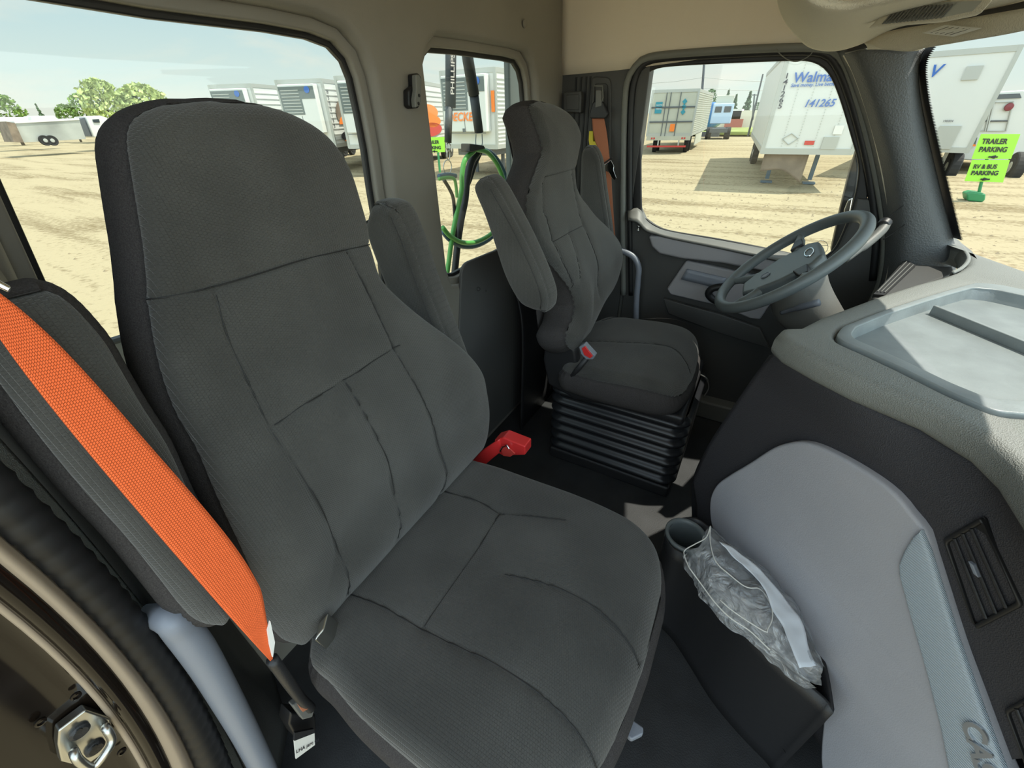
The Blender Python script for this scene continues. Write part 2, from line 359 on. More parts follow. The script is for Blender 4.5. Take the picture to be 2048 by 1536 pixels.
def strip3(name, edgeA, edgeB, m, parent, n=60, th=.002):
    return loft(name, [edgeA, edgeB], m, parent, n=n, sub=6, solid=th)
#==================================================================== THE CAB
def st(o): o['kind'] = 'structure'; return o
YW = 1.80; XR = -.80
st(MB().box((.03, .87, -.012), (1.80, 1.96, .024)).build('floor', M['floor']))
# rear wall with its two windows
def pre(pl, r=.03, k=5): return roundpoly(pl, r, k)
fr = (Vector((XR, 0, 0)), Vector((0, 1, 0)), Vector((0, 0, 1)), Vector((1, 0, 0)))
w1 = on(fr, [(-120, -28), (330, 22), (560, 52), (645, 68), (690, 86), (717, 117), (731, 155), (745, 225), (758, 300), (768, 380)])
lf_ = on(fr, [(14, 352), (110, 572)]); w1 = [(lf_[0][0]-.012, 1.335)]+w1[1:]+[(w1[-1][0]-.005, .90), (w1[-1][0]-.02, .80), (w1[-1][0]-.06, .77), (lf_[1][0]+.06, .77), (lf_[1][0]+.01, .80), (lf_[1][0], .86), lf_[1], lf_[0]]
w2 = on(fr, [(866, 135), (872, 112), (884, 98), (940, 103), (1030, 116), (1052, 122), (1062, 140), (1067, 165), (1069, 200)])
b2 = on(fr, [(906, 520), (985, 486)]); w2 = w2+[(w2[-1][0]+.005, .9), (w2[-1][0]-.005, .80), (w2[-1][0]-.04, .765), (b2[0][0]+.05, .755), (b2[0][0]+.012, .765), (b2[0][0], .80)]
def grow(pl, d):
    p = np.array(pl, float); a = np.roll(p, 1, 0); b = np.roll(p, -1, 0); area = (p[:, 0]*b[:, 1]-b[:, 0]*p[:, 1]).sum(); s = 1 if area > 0 else -1
    n1 = np.stack([(p-a)[:, 1], -(p-a)[:, 0]], 1)*s; n2 = np.stack([(b-p)[:, 1], -(b-p)[:, 0]], 1)*s
    n1 /= np.linalg.norm(n1, axis=1)[:, None]+1e-9; n2 /= np.linalg.norm(n2, axis=1)[:, None]+1e-9; n = n1+n2; n /= np.maximum((n*n).sum(1)/2, .5)[:, None]
    return [tuple(q) for q in p+n*d]
outer = [(-.10, -.05), (YW+.05, -.05), (YW+.05, 1.75), (-.10, 1.75)]
g1 = grow(w1, .026); g2 = grow(w2, .026)
st(panel('wall_rear', fr, outer, [g1, g2], .045, M['greige'], bevel=.02))
fr_in = (Vector((XR-.028, 0, 0)),)+fr[1:]
st(panel('trim_1', fr_in, [(a, b) for a, b in outer], [grow(w1, .006), grow(w2, .006)], .03, M['greige'], bevel=.004))
for k, (w, nm) in enumerate(((w1, 'window_1'), (w2, 'window_2'))):
    fg = (Vector((XR-.045, 0, 0)),)+fr[1:]
    g = panel(nm, (Vector((XR-.055, 0, 0)),)+fr[1:], grow(w, .01), [], .004, M['glass'], bevel=.0005, sm=False); st(g)
    panel('window_gasket', fg, grow(w, .014), [grow(w, -.004)], .014, M['black'], g, bevel=.003)
st(MB().box((XR-.10, .9, .40), (.02, 1.9, .60)).box((XR-.10, .9, 1.58), (.02, 1.9, .38)).build('wall_rear_outer', M['paint']))
D.objects['wall_rear_outer'].name = 'trim_2'
# darker flat plate and bulge over the lower rear wall, between the seats
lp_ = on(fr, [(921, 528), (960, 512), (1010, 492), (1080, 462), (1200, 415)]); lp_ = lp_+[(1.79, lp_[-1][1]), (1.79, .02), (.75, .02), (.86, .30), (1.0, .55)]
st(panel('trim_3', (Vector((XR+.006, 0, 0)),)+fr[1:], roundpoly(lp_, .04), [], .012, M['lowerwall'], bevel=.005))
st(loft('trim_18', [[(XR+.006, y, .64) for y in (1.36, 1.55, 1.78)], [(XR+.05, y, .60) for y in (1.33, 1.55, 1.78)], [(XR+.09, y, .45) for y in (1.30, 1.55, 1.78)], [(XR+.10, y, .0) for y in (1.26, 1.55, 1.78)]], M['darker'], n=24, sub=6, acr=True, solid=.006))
# header over the rear windows, rolling into the roof; side headliner and ceiling
def arc(x0, z0, x1, z1, y, k=8):
    return [(x0+(x1-x0)*(1-math.cos(t)), y, z0+(z1-z0)*math.sin(t)) for t in np.linspace(0, math.pi/2, k)]
st(loft('ceiling', [[(-.82, y, 1.66), (-.74, y, 1.73), (-.4, y, 1.76), (.2, y, 1.72), (.42-dx_, y, 1.60), (.575-dx_, y, 1.40)] for y, dx_ in ((-.02, .10), (.9, 0), (1.35, .08), (YW-.12, .18))]+[[(-.80, YW-.03, 1.58), (-.7, YW-.03, 1.62), (-.4, YW-.02, 1.64), (.05, YW-.02, 1.62), (.22, YW-.04, 1.48), (.28, YW-.05, 1.39)]]+
   [[(-.80, YW-.004, 1.318), (-.7, YW-.004, 1.32), (-.55, YW-.004, 1.324), (-.3, YW-.004, 1.338), (-.09, YW-.006, 1.349), (.12, YW-.02, 1.345)]], M['headliner'], n=40, sub=6, acr=False, solid=.006))
# dark seam where rear panel meets the headliner
# left wall: belt pillar panel with grooves
fl = (Vector((0, YW, 0)), Vector((1, 0, 0)), Vector((0, 0, 1)), Vector((0, -1, 0)))
st(MB().box((-.66, YW+.03, .66), (.38, .06, 1.34)).build('wall_left', M['dark'], bevel=.004))
rb = MB()
for px in (1153, 1163, 1173, 1181): 
    a = P(px, 155, y=YW); rb.box((a.x, YW-.001, .95), (.006, .006, .72))
st(rb.build('trim_4', M['black']))
pr = roundpoly(on(fl, [(1184, 153), (1222, 155), (1223, 200), (1219, 480), (1182, 480)]), .02)
st(panel('trim_5', fl, pr, [roundpoly(on(fl, [(1190, 168), (1216, 168), (1216, 230), (1190, 230)]), .012)], .008, M['dark'], bevel=.003)).location = (0, -.006, 0)
#---------------------------------------------------------------- driver door
dw = on(fl, [(1282, 190), (1284, 168), (1292, 150), (1308, 139), (1340, 133), (1443, 127), (1570, 122), (1612, 122), (1638, 130), (1655, 145), (1668, 168), (1684, 212), (1702, 273), (1714, 316), (1717, 345), (1710, 390), (1695, 440), (1672, 492), (1650, 512), (1616, 514), (1545, 499), (1443, 479), (1347, 463), (1316, 453), (1293, 437), (1283, 415)])
do = on(fl, [(1250, 210), (1254, 160), (1270, 132), (1300, 118), (1420, 108), (1560, 101), (1640, 101), (1680, 120), (1710, 190), (1745, 330), (1765, 480), (1750, 620)])
do = do+[(.34, .10), (.28, .06), (-.46, .06), (-.475, .10)]
dr = D.objects.new('door_1', None); COL.objects.link(dr); dr.location = (-.1, YW, .1); st(dr)
frd = (Vector((0, YW+.012, 0)),)+fl[1:]
panel('door_frame', frd, do, [grow(dw, .014)], .05, M['shroud'], dr, bevel=.008)
panel('window_seal', (Vector((0, YW+.001, 0)),)+fl[1:], rnd(grow(dw, .034), 120), [rnd(dw, 120)], .014, M['black'], dr, bevel=.005)
st(panel('window_3', (Vector((0, YW+.03, 0)),)+fl[1:], grow(dw, .01), [], .004, M['glass'], bevel=.0005, sm=False))
# weatherstrips round the door opening
def line3(pts, y): return [P(a, b, y=y) for a, b in pts]
e0 = [(1247, 590), (1246, 470), (1247, 300), (1250, 200), (1256, 158), (1275, 128), (1305, 113), (1420, 103), (1560, 96), (1640, 96), (1676, 108), (1700, 150), (1730, 250), (1755, 360), (1770, 470), (1762, 560), (1735, 620)]
sl = st(MB().tube(resample(line3(e0, YW-.012), 90), .011, 8).build('trim_6', M['sealgrey'], smooth=True))
e1 = [(1262, 590), (1260, 430), (1260, 300), (1263, 200), (1272, 150), (1290, 127), (1330, 117), (1440, 109), (1570, 103), (1635, 104), (1665, 118), (1692, 170), (1722, 270), (1742, 370), (1752, 470), (1745, 560)]
st(MB().tube(resample(line3(e1, YW-.002), 90), .012, 8).build('trim_7', M['black'], smooth=True))
# inner door skin: sill, main panel, armrest, pocket, latch
y1 = YW-.012
sk = on(fl, [(1248, 425), (1275, 419), (1284, 440), (1300, 455), (1345, 468), (1443, 484), (1545, 504), (1620, 519), (1655, 515), (1676, 495), (1700, 443), (1714, 395), (1758, 400), (1768, 470), (1758, 560), (1745, 620)])
sk = sk+[(.40, .40), (.33, .10), (.28, .07), (-.46, .07)]+on(fl, [(1245, 600)])
panel('door_panel', (Vector((0, YW-.006, 0)),)+fl[1:], sk, [], .03, M['dark'], dr, bevel=.008)
sill = loft('window_sill', [line3([(1256, 421), (1278, 418), (1290, 440), (1312, 456), (1345, 466), (1443, 483), (1545, 502), (1640, 520)], YW-.008), line3([(1256, 440), (1275, 445), (1292, 462), (1312, 468), (1345, 477), (1443, 497), (1545, 519), (1640, 538)], YW-.055)], M['shroud'], dr, n=40, sub=4, solid=.008)
ar = [P(a, b, y=YW-.05) for a, b in ((1296, 472), (1325, 472), (1443, 492), (1540, 512), (1625, 528), (1625, 562), (1540, 546), (1443, 527), (1362, 518), (1318, 508), (1303, 494))]
MB().prism(ar, (0, .05, 0)).build('armrest', M['doorgrey'], dr, bevel=.01)
pk = [P(a, b, y=YW-.03) for a, b in ((1372, 521), (1460, 540), (1570, 565), (1520, 640), (1500, 638), (1440, 613), (1340, 590), (1333, 578))]
pkt = MB().prism(pk, (0, .03, 0)).build('pull_pocket', M['doorgrey'], dr, bevel=.008)
rc = [P(a, b, y=YW-.036) for a, b in ((1374, 538), (1452, 556), (1444, 578), (1362, 558))]
loft('pocket_lip', [resample(rc[:2], 12), resample([rc[3], rc[2]], 12)], M['handle'], pkt, n=12, sub=3, solid=.008)
MB().tube(resample([P(1447, 573, y=YW-.05), P(1425, 577, y=YW-.055), P(1417, 588, y=YW-.055), P(1428, 600, y=YW-.05), P(1445, 604, y=YW-.045)], 20), .014, 10).build('latch_handle', M['black'], dr, smooth=True)
MB().lathe(P(1276, 462, y=YW-.045), (0, 0, 1), [(.0, 0), (.006, 0), (.006, .006), (.003, .008), (.003, .014), (.006, .016), (.006, .022), (0, .024)], 16).build('lock_knob', M['chrome'], dr, smooth=True)
panel('lower_ledge', (Vector((0, YW-.035, 0)),)+fl[1:], on(fl, [(1330, 592), (1440, 622), (1520, 650), (1540, 690), (1440, 660), (1340, 622)])[:], [], .02, M['dark'], dr, bevel=.004)
# sill step of the driver side and front kick panel
st(MB().box((-.05, YW-.03, .045), (.95, .07, .09)).build('trim_8', M['shroud'], bevel=.01))
st(MB().box((.66, .95, .32), (.03, 1.9, .68)).build('wall_front', M['darker']))
# assist bar beside the driver seat
pts = [P(a, b, y=1.72) for a, b in ((1226, 497), (1248, 503), (1268, 515), (1277, 535), (1276, 560), (1273, 600), (1272, 640))]
o = MB().tube(resample(pts, 40), .012, 12).build('grab_bar', M['handle'], smooth=True); tag(o, 'thin bent grey grab bar behind the driver seat, beside the driver door', 'grab bar')
st(MB().prism([(.335, YW+.02, .0), (.52, YW+.02, .0), (.52, YW+.02, .84), P(1895, 480, y=YW+.02), P(1790, 440, y=YW+.02), P(1752, 470, y=YW+.02), P(1735, 620, y=YW+.02)], (0, .05, 0)).build('wall_left_front', M['dark'])).name = 'trim_16'
#---------------------------------------------------------------- A pillar, windshield
pa = [[P(a, b, y=YW-.02) for a, b in ((1676, 100), (1700, 150), (1733, 250), (1758, 360), (1772, 470), (1764, 560), (1730, 640))],
      [P(a, b, y=YW-.09) for a, b in ((1712, 98), (1740, 160), (1770, 260), (1795, 360), (1806, 470), (1800, 560), (1775, 650))],
      [P(a, b, y=YW-.09) for a, b in ((1800, 100), (1808, 150), (1818, 250), (1838, 350), (1862, 450), (1880, 520), (1880, 600))],
      [P(a, b, y=YW-.055) for a, b in ((1848, 98), (1836, 125), (1836, 180), (1851, 262), (1876, 370), (1902, 470), (1915, 520))]]
pil = st(loft('trim_9', pa, M['pillar'], n=50, sub=8, acr=True, solid=.008))
st(MB().tube(resample(line3([(1690, 108), (1712, 150), (1745, 250), (1770, 360), (1785, 470), (1775, 560), (1745, 630)], YW-.045), 60), .006, 8).build('trim_10', M['console'], smooth=True))
cov = on((Vector((0, YW-.10, 0)),)+fl[1:], [(1772, 442), (1822, 400), (1831, 402), (1834, 425), (1768, 478), (1765, 455)])
# raised cover outline on the pillar
mc = MB().tube(resample([P(a, b, y=YW-.096) for a, b in ((1772, 440), (1800, 416), (1822, 401), (1831, 404), (1833, 424), (1820, 440), (1790, 464), (1766, 479))], 40), .0016, 6).build('cover_groove', M['black'], pil, smooth=True)
wt = [P(1848, 98, y=YW-.05), Vector((.42, 1.45, 1.345)), Vector((.55, 1.04, 1.36)), Vector((.58, .70, 1.36)), Vector((.55, .35, 1.355)), Vector((.40, .0, 1.34))]
wb = [P(1905, 478, y=YW-.05), Vector((.61, 1.5, .85)), Vector((.70, 1.2, .845)), Vector((.76, .8, .845)), Vector((.73, .35, .845)), Vector((.60, 0, .845))]
ws = st(loft('window_4', [wb, wt], M['glass'], n=40, sub=6))
# black frit border with its toothed edge along the pillar
fb = MB(); A_ = resample([P(a, b, y=YW-.05) for a, b in ((1852, 92), (1834, 130), (1838, 190), (1855, 272), (1880, 375), (1905, 475))], 130)
for i in range(129):
    a, b = Vector(A_[i]), Vector(A_[i+1]); d = Vector((.5, -1, 0)).normalized(); w0 = .030; w1_ = .040
    fb.add([a, b, b+d*w0, (a+b)/2+d*w1_, a+d*w0], [(0, 1, 2, 3, 4)])
fb.build('frit_band', M['black'], ws)
#---------------------------------------------------------------- roof console, visor, map light
def PY(q, ya, yb, xa=1700, xb=2080):
    return [P(a, b, y=ya+(yb-ya)*min(max((a-xa)/(xb-xa), 0), 1)) for a, b in q]
oh = [PY(((1556, -60), (1560, 0), (1572, 35), (1592, 62), (1622, 90), (1668, 97), (1720, 84), (1800, 48), (1990, 8), (2100, -20)), 1.58, 1.20),
      PY(((1575, -60), (1580, 0), (1592, 28), (1612, 48), (1640, 60), (1690, 66), (1735, 54), (1800, 30), (1990, -15), (2100, -40)), 1.45, 1.10),
      PY(((1600, -90), (1604, -40), (1614, -15), (1634, 0), (1660, 8), (1705, 10), (1750, 0), (1800, -10), (1990, -50), (2100, -75)), 1.15, .95)]
oc = empty('overhead_console', (.1, 1.5, 1.4), 'beige pebbled roof console with a pocket and ribbed map light, above the windshield', 'overhead console')
loft('console_shell', oh, M['console'], oc, n=60, sub=8, acr=True, solid=.012)
yk = 1.56
MB().prism([P(a, b, y=1.49) for a, b in ((1588, 16), (1602, 34), (1600, 38), (1586, 26))], (0, .01, 0)).build('pocket_slot', M['black'], oc)
MB().prism([P(a, b, y=1.49) for a, b in ((1603, 34), (1622, 48), (1618, 57), (1606, 54), (1599, 44))], (0, .01, 0)).build('pocket_slot', M['black'], oc)
lf = PY(((1738, 55), (1795, 4), (1990, -4), (1962, 28), (1890, 42)), 1.35, 1.0)
lb = MB().prism(lf, (0, .02, .0)).build('lamp_frame', M['console'], oc, bevel=.003)
ll = PY(((1765, 48), (1800, 8), (1965, 1), (1945, 22), (1880, 36)), 1.345, .995)
lens = MB().prism(ll, (0, .01, .0)).build('lamp_lens', M['alum'], oc)
rbm = MB()
for i in range(16):
    t = i/15; a = Vector(ll[0])*(1-t)+Vector(ll[4])*t; b = Vector(ll[1])*(1-t)+(Vector(ll[1])*.3+Vector(ll[2])*.7)*t
    rbm.tube([a+Vector((0, -.004, 0)), b*.8+a*.2+Vector((0, -.004, 0))], .0016, 5)
rbm.build('lens_rib', M['shroud'], lens)
vs_ = [PY(((1727, 86), (1760, 70), (1812, 56), (1900, 42), (2100, 10)), 1.62, 1.18),
       PY(((1735, 92), (1780, 100), (1830, 102), (1850, 96), (1990, 72), (2100, 50)), 1.60, 1.17)]
st(loft('trim_17', [PY(((1690, 104), (1740, 66), (1812, 40), (1900, 22), (2120, -20)), 1.68, 1.24), PY(((1690, 106), (1740, 96), (1812, 90), (1900, 76), (2120, 36)), 1.67, 1.23)], M['darker'], n=40, sub=4, solid=.006))
vz = loft('sun_visor', vs_, M['console'], n=40, sub=5, solid=.016); tag(vz, 'beige folded sun visor with a printed warning label over the driver side windshield', 'sun visor')
q = PY(((1845, 66), (1890, 50), (1965, 56), (1908, 73)), 1.57, 1.12)
lbx = MB().prism(q, (0, .004, 0)).build('warning_label', M['paper'], vz)
gl = MB()
for k in range(5):
    t = .2+.15*k; a = Vector(q[0])*(1-t)+Vector(q[3])*t; b = Vector(q[1])*(1-t)+Vector(q[2])*t
    gl.tube([a*.9+b*.1+Vector((0, -.001, 0)), a*.15+b*.85+Vector((0, -.001, 0))], .0007, 4)
gl.build('print_line', M['shroud'], lbx)
hw = resample([P(a, b, y=YW-.03) for a, b in ((1553, 98), (1560, 108), (1575, 119), (1592, 123), (1608, 118), (1622, 108), (1627, 96))], 40)
tag(MB().tube(hw, .0013, 6).build('hanging_wire', M['sealgrey'], smooth=True), 'thin pale wire loop hanging from the headliner over the driver window', 'wire')
#---------------------------------------------------------------- passenger side door opening
tr = {}
c0 = [(0, 868), (45, 929), (80, 1000), (105, 1017), (167, 1070), (227, 1129), (290, 1209), (335, 1276), (370, 1335), (412, 1412), (447, 1464), (488, 1540), (520, 1610)]
c1 = [(0, 960), (45, 1000), (122, 1059), (195, 1126), (262, 1209), (307, 1279), (349, 1349), (401, 1436), (447, 1534), (475, 1610)]
c2 = [(0, 1077), (63, 1129), (140, 1199), (209, 1265), (279, 1349), (331, 1429), (384, 1534), (415, 1610)]
c3 = [(0, 1129), (70, 1188), (167, 1269), (216, 1331), (279, 1419), (331, 1516), (365, 1600)]
ZS = np.linspace(1.72, 0.0, 60)
def up(pts, x, dx=0):
    q = np.array([list(P(a, b, x=x)) for a, b in pts]); o = np.argsort(q[:, 2]); z, y = q[o, 2], q[o, 1]
    c = np.polyfit(z, y, 2); zz = np.clip(ZS, z[0], z[-1]); yy = np.polyval(c, zz)
    return [Vector((x, float(v), float(w))) for v, w in zip(yy, ZS)]
K0, K1, K2, K3 = up(c0, -.56), up(c1, -.535), up(c2, -.505), up(c3, -.497)
st(loft('wall_right', [[(-.79, .115, 1.7), (-.79, .115, 1.0), (-.79, .09, .5), (-.79, .09, .0)], [(-.68, .075, 1.7), (-.68, .07, 1.0), (-.66, .05, .5), (-.66, .04, 0.)], K0], M['dark'], n=40, sub=6, solid=.006))
st(loft('trim_11', [K0, [(a+b)/2+Vector((.012, -.006, 0)) for a, b in zip(K0, K1)], K1], M['dashtop'], n=60, sub=5, acr=True, solid=.004))
m12 = [(Vector(a)+Vector(b))/2 for a, b in zip(resample(K1, 220), resample(K2, 220))]
wid = [(Vector(a)-Vector(b)).length/2*.98*(1+.09*(i % 3 == 0)) for i, (a, b) in enumerate(zip(resample(K1, 220), resample(K2, 220)))]
st(MB().tube(m12, wid, 12).build('trim_12', M['black'], smooth=True))
st(loft('trim_13', [K2, [(Vector(a)*.55+Vector(b)*.45)+Vector((.008, 0, 0)) for a, b in zip(resample(K2, 40), resample(K3, 40))], K3], M['paintedge'], n=60, sub=4, acr=True, solid=.003))
K4 = [Vector((p[0]+.004, p[1]-.012, p[2])) for p in resample(K3, 40)]; K5 = [Vector((p[0]-.018, p[1]-.030, p[2])) for p in resample(K3, 40)]
K6 = [Vector((p[0]-.014, p[1]-.10, p[2]-.01)) for p in resample(K3, 40)]; K7 = [Vector((p[0]-.02, p[1]-.24, p[2]-.02)) for p in resample(K3, 40)]
jb = st(loft('wall_right_jamb', [K3, K4, K5, K6, K7], M['paint'], n=60, sub=6, acr=True, solid=.004)); jb.name = 'trim_14'
st(MB().tube([Vector((p[0]-.006, p[1]-.020, p[2])) for p in resample(K3, 50)], .0035, 8).build('trim_15', M['paintedge'], smooth=True))
# door striker
JX = -.505
def J(a, b, dx=0): return P(a, b, x=JX+dx)
sk_ = empty('door_striker', J(172, 1480), 'zinc coated door striker plate with two screws and a loop, bolted to the door jamb', 'door striker')
pl = [J(a, b, .006) for a, b in ((118, 1452), (124, 1465), (165, 1420), (180, 1418), (220, 1434), (228, 1450), (226, 1490), (218, 1505), (175, 1534), (160, 1536), (125, 1524), (118, 1510), (115, 1465))]
pl = [J(a, b, .006) for a, b in ((117, 1462), (172, 1420), (222, 1437), (228, 1478), (222, 1496), (168, 1536), (122, 1524), (115, 1490))]
MB().prism(pl, (-.012, 0, 0)).build('plate', M['steel'], sk_, bevel=.002)
MB().tube(resample([J(148, 1504, .004), J(148, 1504, .02), J(158, 1522, .026), J(185, 1535, .028), J(212, 1505, .028), J(224, 1480, .024), J(212, 1456, .018), J(210, 1456, .004)], 40), .0042, 12).build('loop', M['steel'], sk_, smooth=True)
for a, b in ((158, 1461), (189, 1494)):
    s_ = MB().lathe(J(a, b, .006), (1, 0, 0), [(.0085, 0), (.0085, .003), (.006, .005), (.0, .005)], 24).build('screw', M['darker'], sk_, smooth=False)
    MB().lathe(J(a, b, .0112), (1, 0, 0), [(.0028, 0), (.0028, .0015), (0, .0015)], 6).build('socket', M['black'], s_)
for a, b in ((151, 1391), (80, 1443), (243, 1502)):
    o = MB().lathe(J(a, b, -.002), (1, 0, 0), [(.0045, 0), (.0045, .0022), (.0028, .0028), (.0028, .001), (0, .001)], 24).build('jamb_plug', M['paint'], jb)
# grab handle on the jamb
hp = [(300, 1232), (335, 1236), (362, 1258), (392, 1296), (420, 1340), (450, 1392), (478, 1442), (503, 1490), (530, 1545), (552, 1600)]
hp3 = [P(a, b, x=-.50) for a, b in hp]; hp3[0] = P(290, 1230, x=-.56)
hr = [.013, .016, .019, .020, .0195, .019, .0185, .018, .018, .018]
hh_ = resample([(*p, r) for p, r in zip(hp3, hr)], 60)
tag(MB().tube([h[:3] for h in hh_], [h[3] for h in hh_], 20).build('grab_rail', M['handle'], smooth=True), 'thick curved blue-grey grab handle inside the passenger door opening', 'grab handle')
#==================================================================== SEATS
def backframe(c=-.33, s=.22): return fit_frame((1, 0, s), c)
def cushframe(z): return (Vector((0, 0, z)), Vector((0, 1, 0)), Vector((-1, 0, 0)), Vector((0, 0, 1)))
def armpad(name, L, R, y0, y1, parent, m, seam=True):
    """upright folded armrest: side outline (pixel, pixel, depth) back edge L and front edge R, bottom to top"""
    fr_ = (Vector((0, y0, 0)), Vector((1, 0, 0)), Vector((0, 0, 1)), Vector((0, -1, 0)))
    f2 = lambda q: [(P(a, b, y=y).x, P(a, b, y=y).z) for a, b, y in q]
    l, r = f2(L), f2(R); sm = [[(a[0]-.012, a[1]) for a in r[2:-2]]]
    return pad(name, fr_, l, r, y1-y0, m, parent, r=.018, nu=50, nv=90, side=M['fabric'], bulge=.006, belly=.004, seams=sm, groove=.002)
# -- passenger seat
ps = empty('truck_seat', (-.22, .33, 0), 'large charcoal passenger seat in the foreground with ribbed cloth and an orange belt beside it', 'seat', 'charcoal cloth truck seats')
bf = backframe()
Lp = on(bf, [(606, 1296), (575, 1285), (552, 1262), (539, 1241), (527, 1195), (509, 1150), (478, 1084), (442, 1005), (404, 904), (362, 825), (331, 735), (312, 646), (300, 549), (291, 480), (278, 400), (268, 330), (262, 285), (264, 256), (276, 232), (302, 214), (350, 200), (410, 196)])
Rp = on(bf, [(615, 1296), (640, 1275), (870, 1010), (914, 960), (950, 922), (970, 880), (976, 825), (968, 775), (955, 737), (914, 689), (850, 635), (800, 590), (768, 555), (755, 520), (747, 490), (738, 450), (722, 400), (706, 350), (688, 312), (660, 272), (620, 240), (565, 214), (500, 200), (420, 195.5)])
seamsP = [on(bf, q) for q in ([(425, 580), (450, 670), (490, 760), (540, 870), (600, 970), (640, 1040), (668, 1110), (682, 1180)], [(690, 505), (740, 600), (790, 720), (830, 800), (860, 870), (872, 940), (868, 990)],
    [(300, 598), (345, 592), (430, 572), (520, 545), (600, 520), (690, 500), (745, 488)], [(540, 848), (610, 800), (680, 760), (735, 722), (790, 690)], [(680, 760), (730, 860), (765, 930), (778, 1000), (780, 1070)])]
def lobes(U, V, d, t):
    w = np.clip(1-t/.52, 0, 1); w = w*w*(3-2*w); a = np.exp(-((d-.055)/.045)**2)*w*.026
    lumb = .016*np.exp(-((t-.33)/.16)**2)
    hd = .010*np.exp(-((t-.85)/.15)**2)
    return a+lumb+hd
Tb = lambda t: .125-.02*t+.02*math.exp(-((t-.45)/.3)**2)
pad('backrest', bf, Lp, Rp, Tb, M['fabric'], ps, seams=seamsP, extra=lobes, side=M['fabric_side'], r=.020)
ZC = .53; cf = cushframe(ZC)
# cushion rows: frame u = y, v = -x (grows rearward)
near = [(.34, -.022), (.24, -.012), (.15, .012), (.095, .06), (.080, .12), (.078, .19), (.080, .30), (.088, .37), (.092, .42), (.12, .455), (.16, .50), (.30, .53)]
far = [(.40, -.024), (.48, -.018), (.54, .005), (.566, .05), (.573, .12), (.576, .22), (.576, .34), (.572, .42), (.560, .47), (.50, .51), (.34, .53)]
seamsC = [to2(cf, [P(a, b, z=ZC) for a, b in q]) for q in ([(684, 1183), (760, 1215), (840, 1262), (920, 1305), (1000, 1345), (1080, 1400), (1150, 1460), (1205, 1530)], [(890, 985), (960, 1010), (1000, 1033), (1060, 1042), (1130, 1052)], [(1000, 1033), (960, 1100), (905, 1180), (850, 1260)], [(1010, 1160), (1100, 1185), (1180, 1220), (1250, 1270), (1285, 1310)])]
def cush_extra(U, V, d, t):
    return -.03*np.clip(1-(t/.22), 0, 1)**2 + .012*np.exp(-((t-.3)/.25)**2) - .01*np.clip((t-.7)/.3, 0, 1)
pad('cushion', cf, near, far, .115, M['fabric'], ps, seams=seamsC, extra=cush_extra, side=M['fabric_side'], r=.026, nv=150, groove=.003)
MB().box((-.24, .33, .385), (.44, .40, .03)).box((-.24, .33, .20), (.36, .34, .36)).build('pedestal', M['darker'], ps, bevel=.01)
armpad('armrest', [(925, 800, .672), (895, 770, .672), (800, 640, .61), (728, 470, .600), (729, 440, .600), (735, 418, .600), (748, 405, .605), (760, 400, .61)], [(935, 802, .672), (955, 795, .672), (963, 770, .672), (935, 690, .672), (905, 610, .672), (880, 540, .672), (856, 465, .672), (838, 422, .672), (822, 404, .668), (800, 399, .66)], .600, .672, ps, M['fabric'])
fa = fit_frame((1, 0, .22), -.30)
LA = on(fa, [(455, 1262), (420, 1258), (385, 1235), (330, 1165), (262, 1080), (180, 990), (90, 880), (30, 800), (-25, 720), (-40, 660), (-10, 612), (30, 585), (55, 576)])
RA = on(fa, [(460, 1262), (478, 1225), (470, 1180), (440, 1095), (395, 1000), (350, 900), (300, 820), (262, 755), (225, 690), (185, 640), (150, 605), (120, 585), (90, 576)])
pad('armrest', fa, LA, RA, .085, M['fabric'], ps, r=.022, nu=60, nv=110, side=M['fabric_side'], bulge=.006)
br = [P(a, b, x=-.40) for a, b in ((628, 1282), (648, 1258), (688, 1292), (665, 1312))]
MB().prism(br, (-.015, .02, 0)).build('hinge_bracket', M['steel'], ps, bevel=.003)
MB().tube([P(1235, 1415, z=.40), P(1262, 1468, z=.40)], [.004, .006], 8).build('recline_lever', M['steel'], ps)
lv = [P(a, b, z=.41) for a, b in ((1240, 1440), (1252, 1437), (1285, 1460), (1284, 1474), (1262, 1485), (1255, 1480))]
MB().prism(lv, (0, 0, .012)).build('lever_paddle', M['handle'], ps, bevel=.003)
# -- driver seat
ds = empty('truck_seat', (-.3, 1.33, 0), 'charcoal driver seat on a black rubber bellows base, behind the steering wheel', 'seat', 'charcoal cloth truck seats')
bd = fit_frame((1, 0, .24), -.287)
Ld = on(bd, [(1150, 700), (1140, 690), (1136, 668), (1147, 640), (1151, 612), (1143, 584), (1132, 566), (1110, 537), (1083, 492), (1068, 455), (1062, 420), (1063, 390), (1067, 372), (1078, 338), (1087, 305), (1086, 282), (1079, 254), (1071, 228), (1066, 212), (1072, 203), (1083, 200)])
Rd = on(bd, [(1155, 700), (1170, 680), (1208, 603), (1222, 585), (1231, 557), (1236, 533), (1236, 506), (1231, 483), (1213, 454), (1190, 427), (1175, 405), (1166, 394), (1154, 372), (1151, 350), (1154, 316), (1159, 282), (1157, 264), (1148, 239), (1132, 219), (1110, 206), (1088, 200)])
seamsD = [on(bd, q) for q in ([(1085, 355), (1130, 343), (1152, 338)], [(1081, 367), (1083, 424), (1089, 436), (1100, 479), (1107, 497), (1118, 530), (1140, 575)], [(1139, 349), (1148, 394), (1154, 429), (1168, 477), (1179, 515), (1184, 542), (1185, 593)], [(1102, 484), (1130, 467), (1158, 453)], [(1132, 468), (1140, 505), (1145, 560)])]
pad('backrest', bd, Ld, Rd, Tb, M['fabric'], ds, seams=seamsD, extra=lobes, side=M['fabric_side'], r=.020, nu=90, nv=130)
cd_ = cushframe(.495)
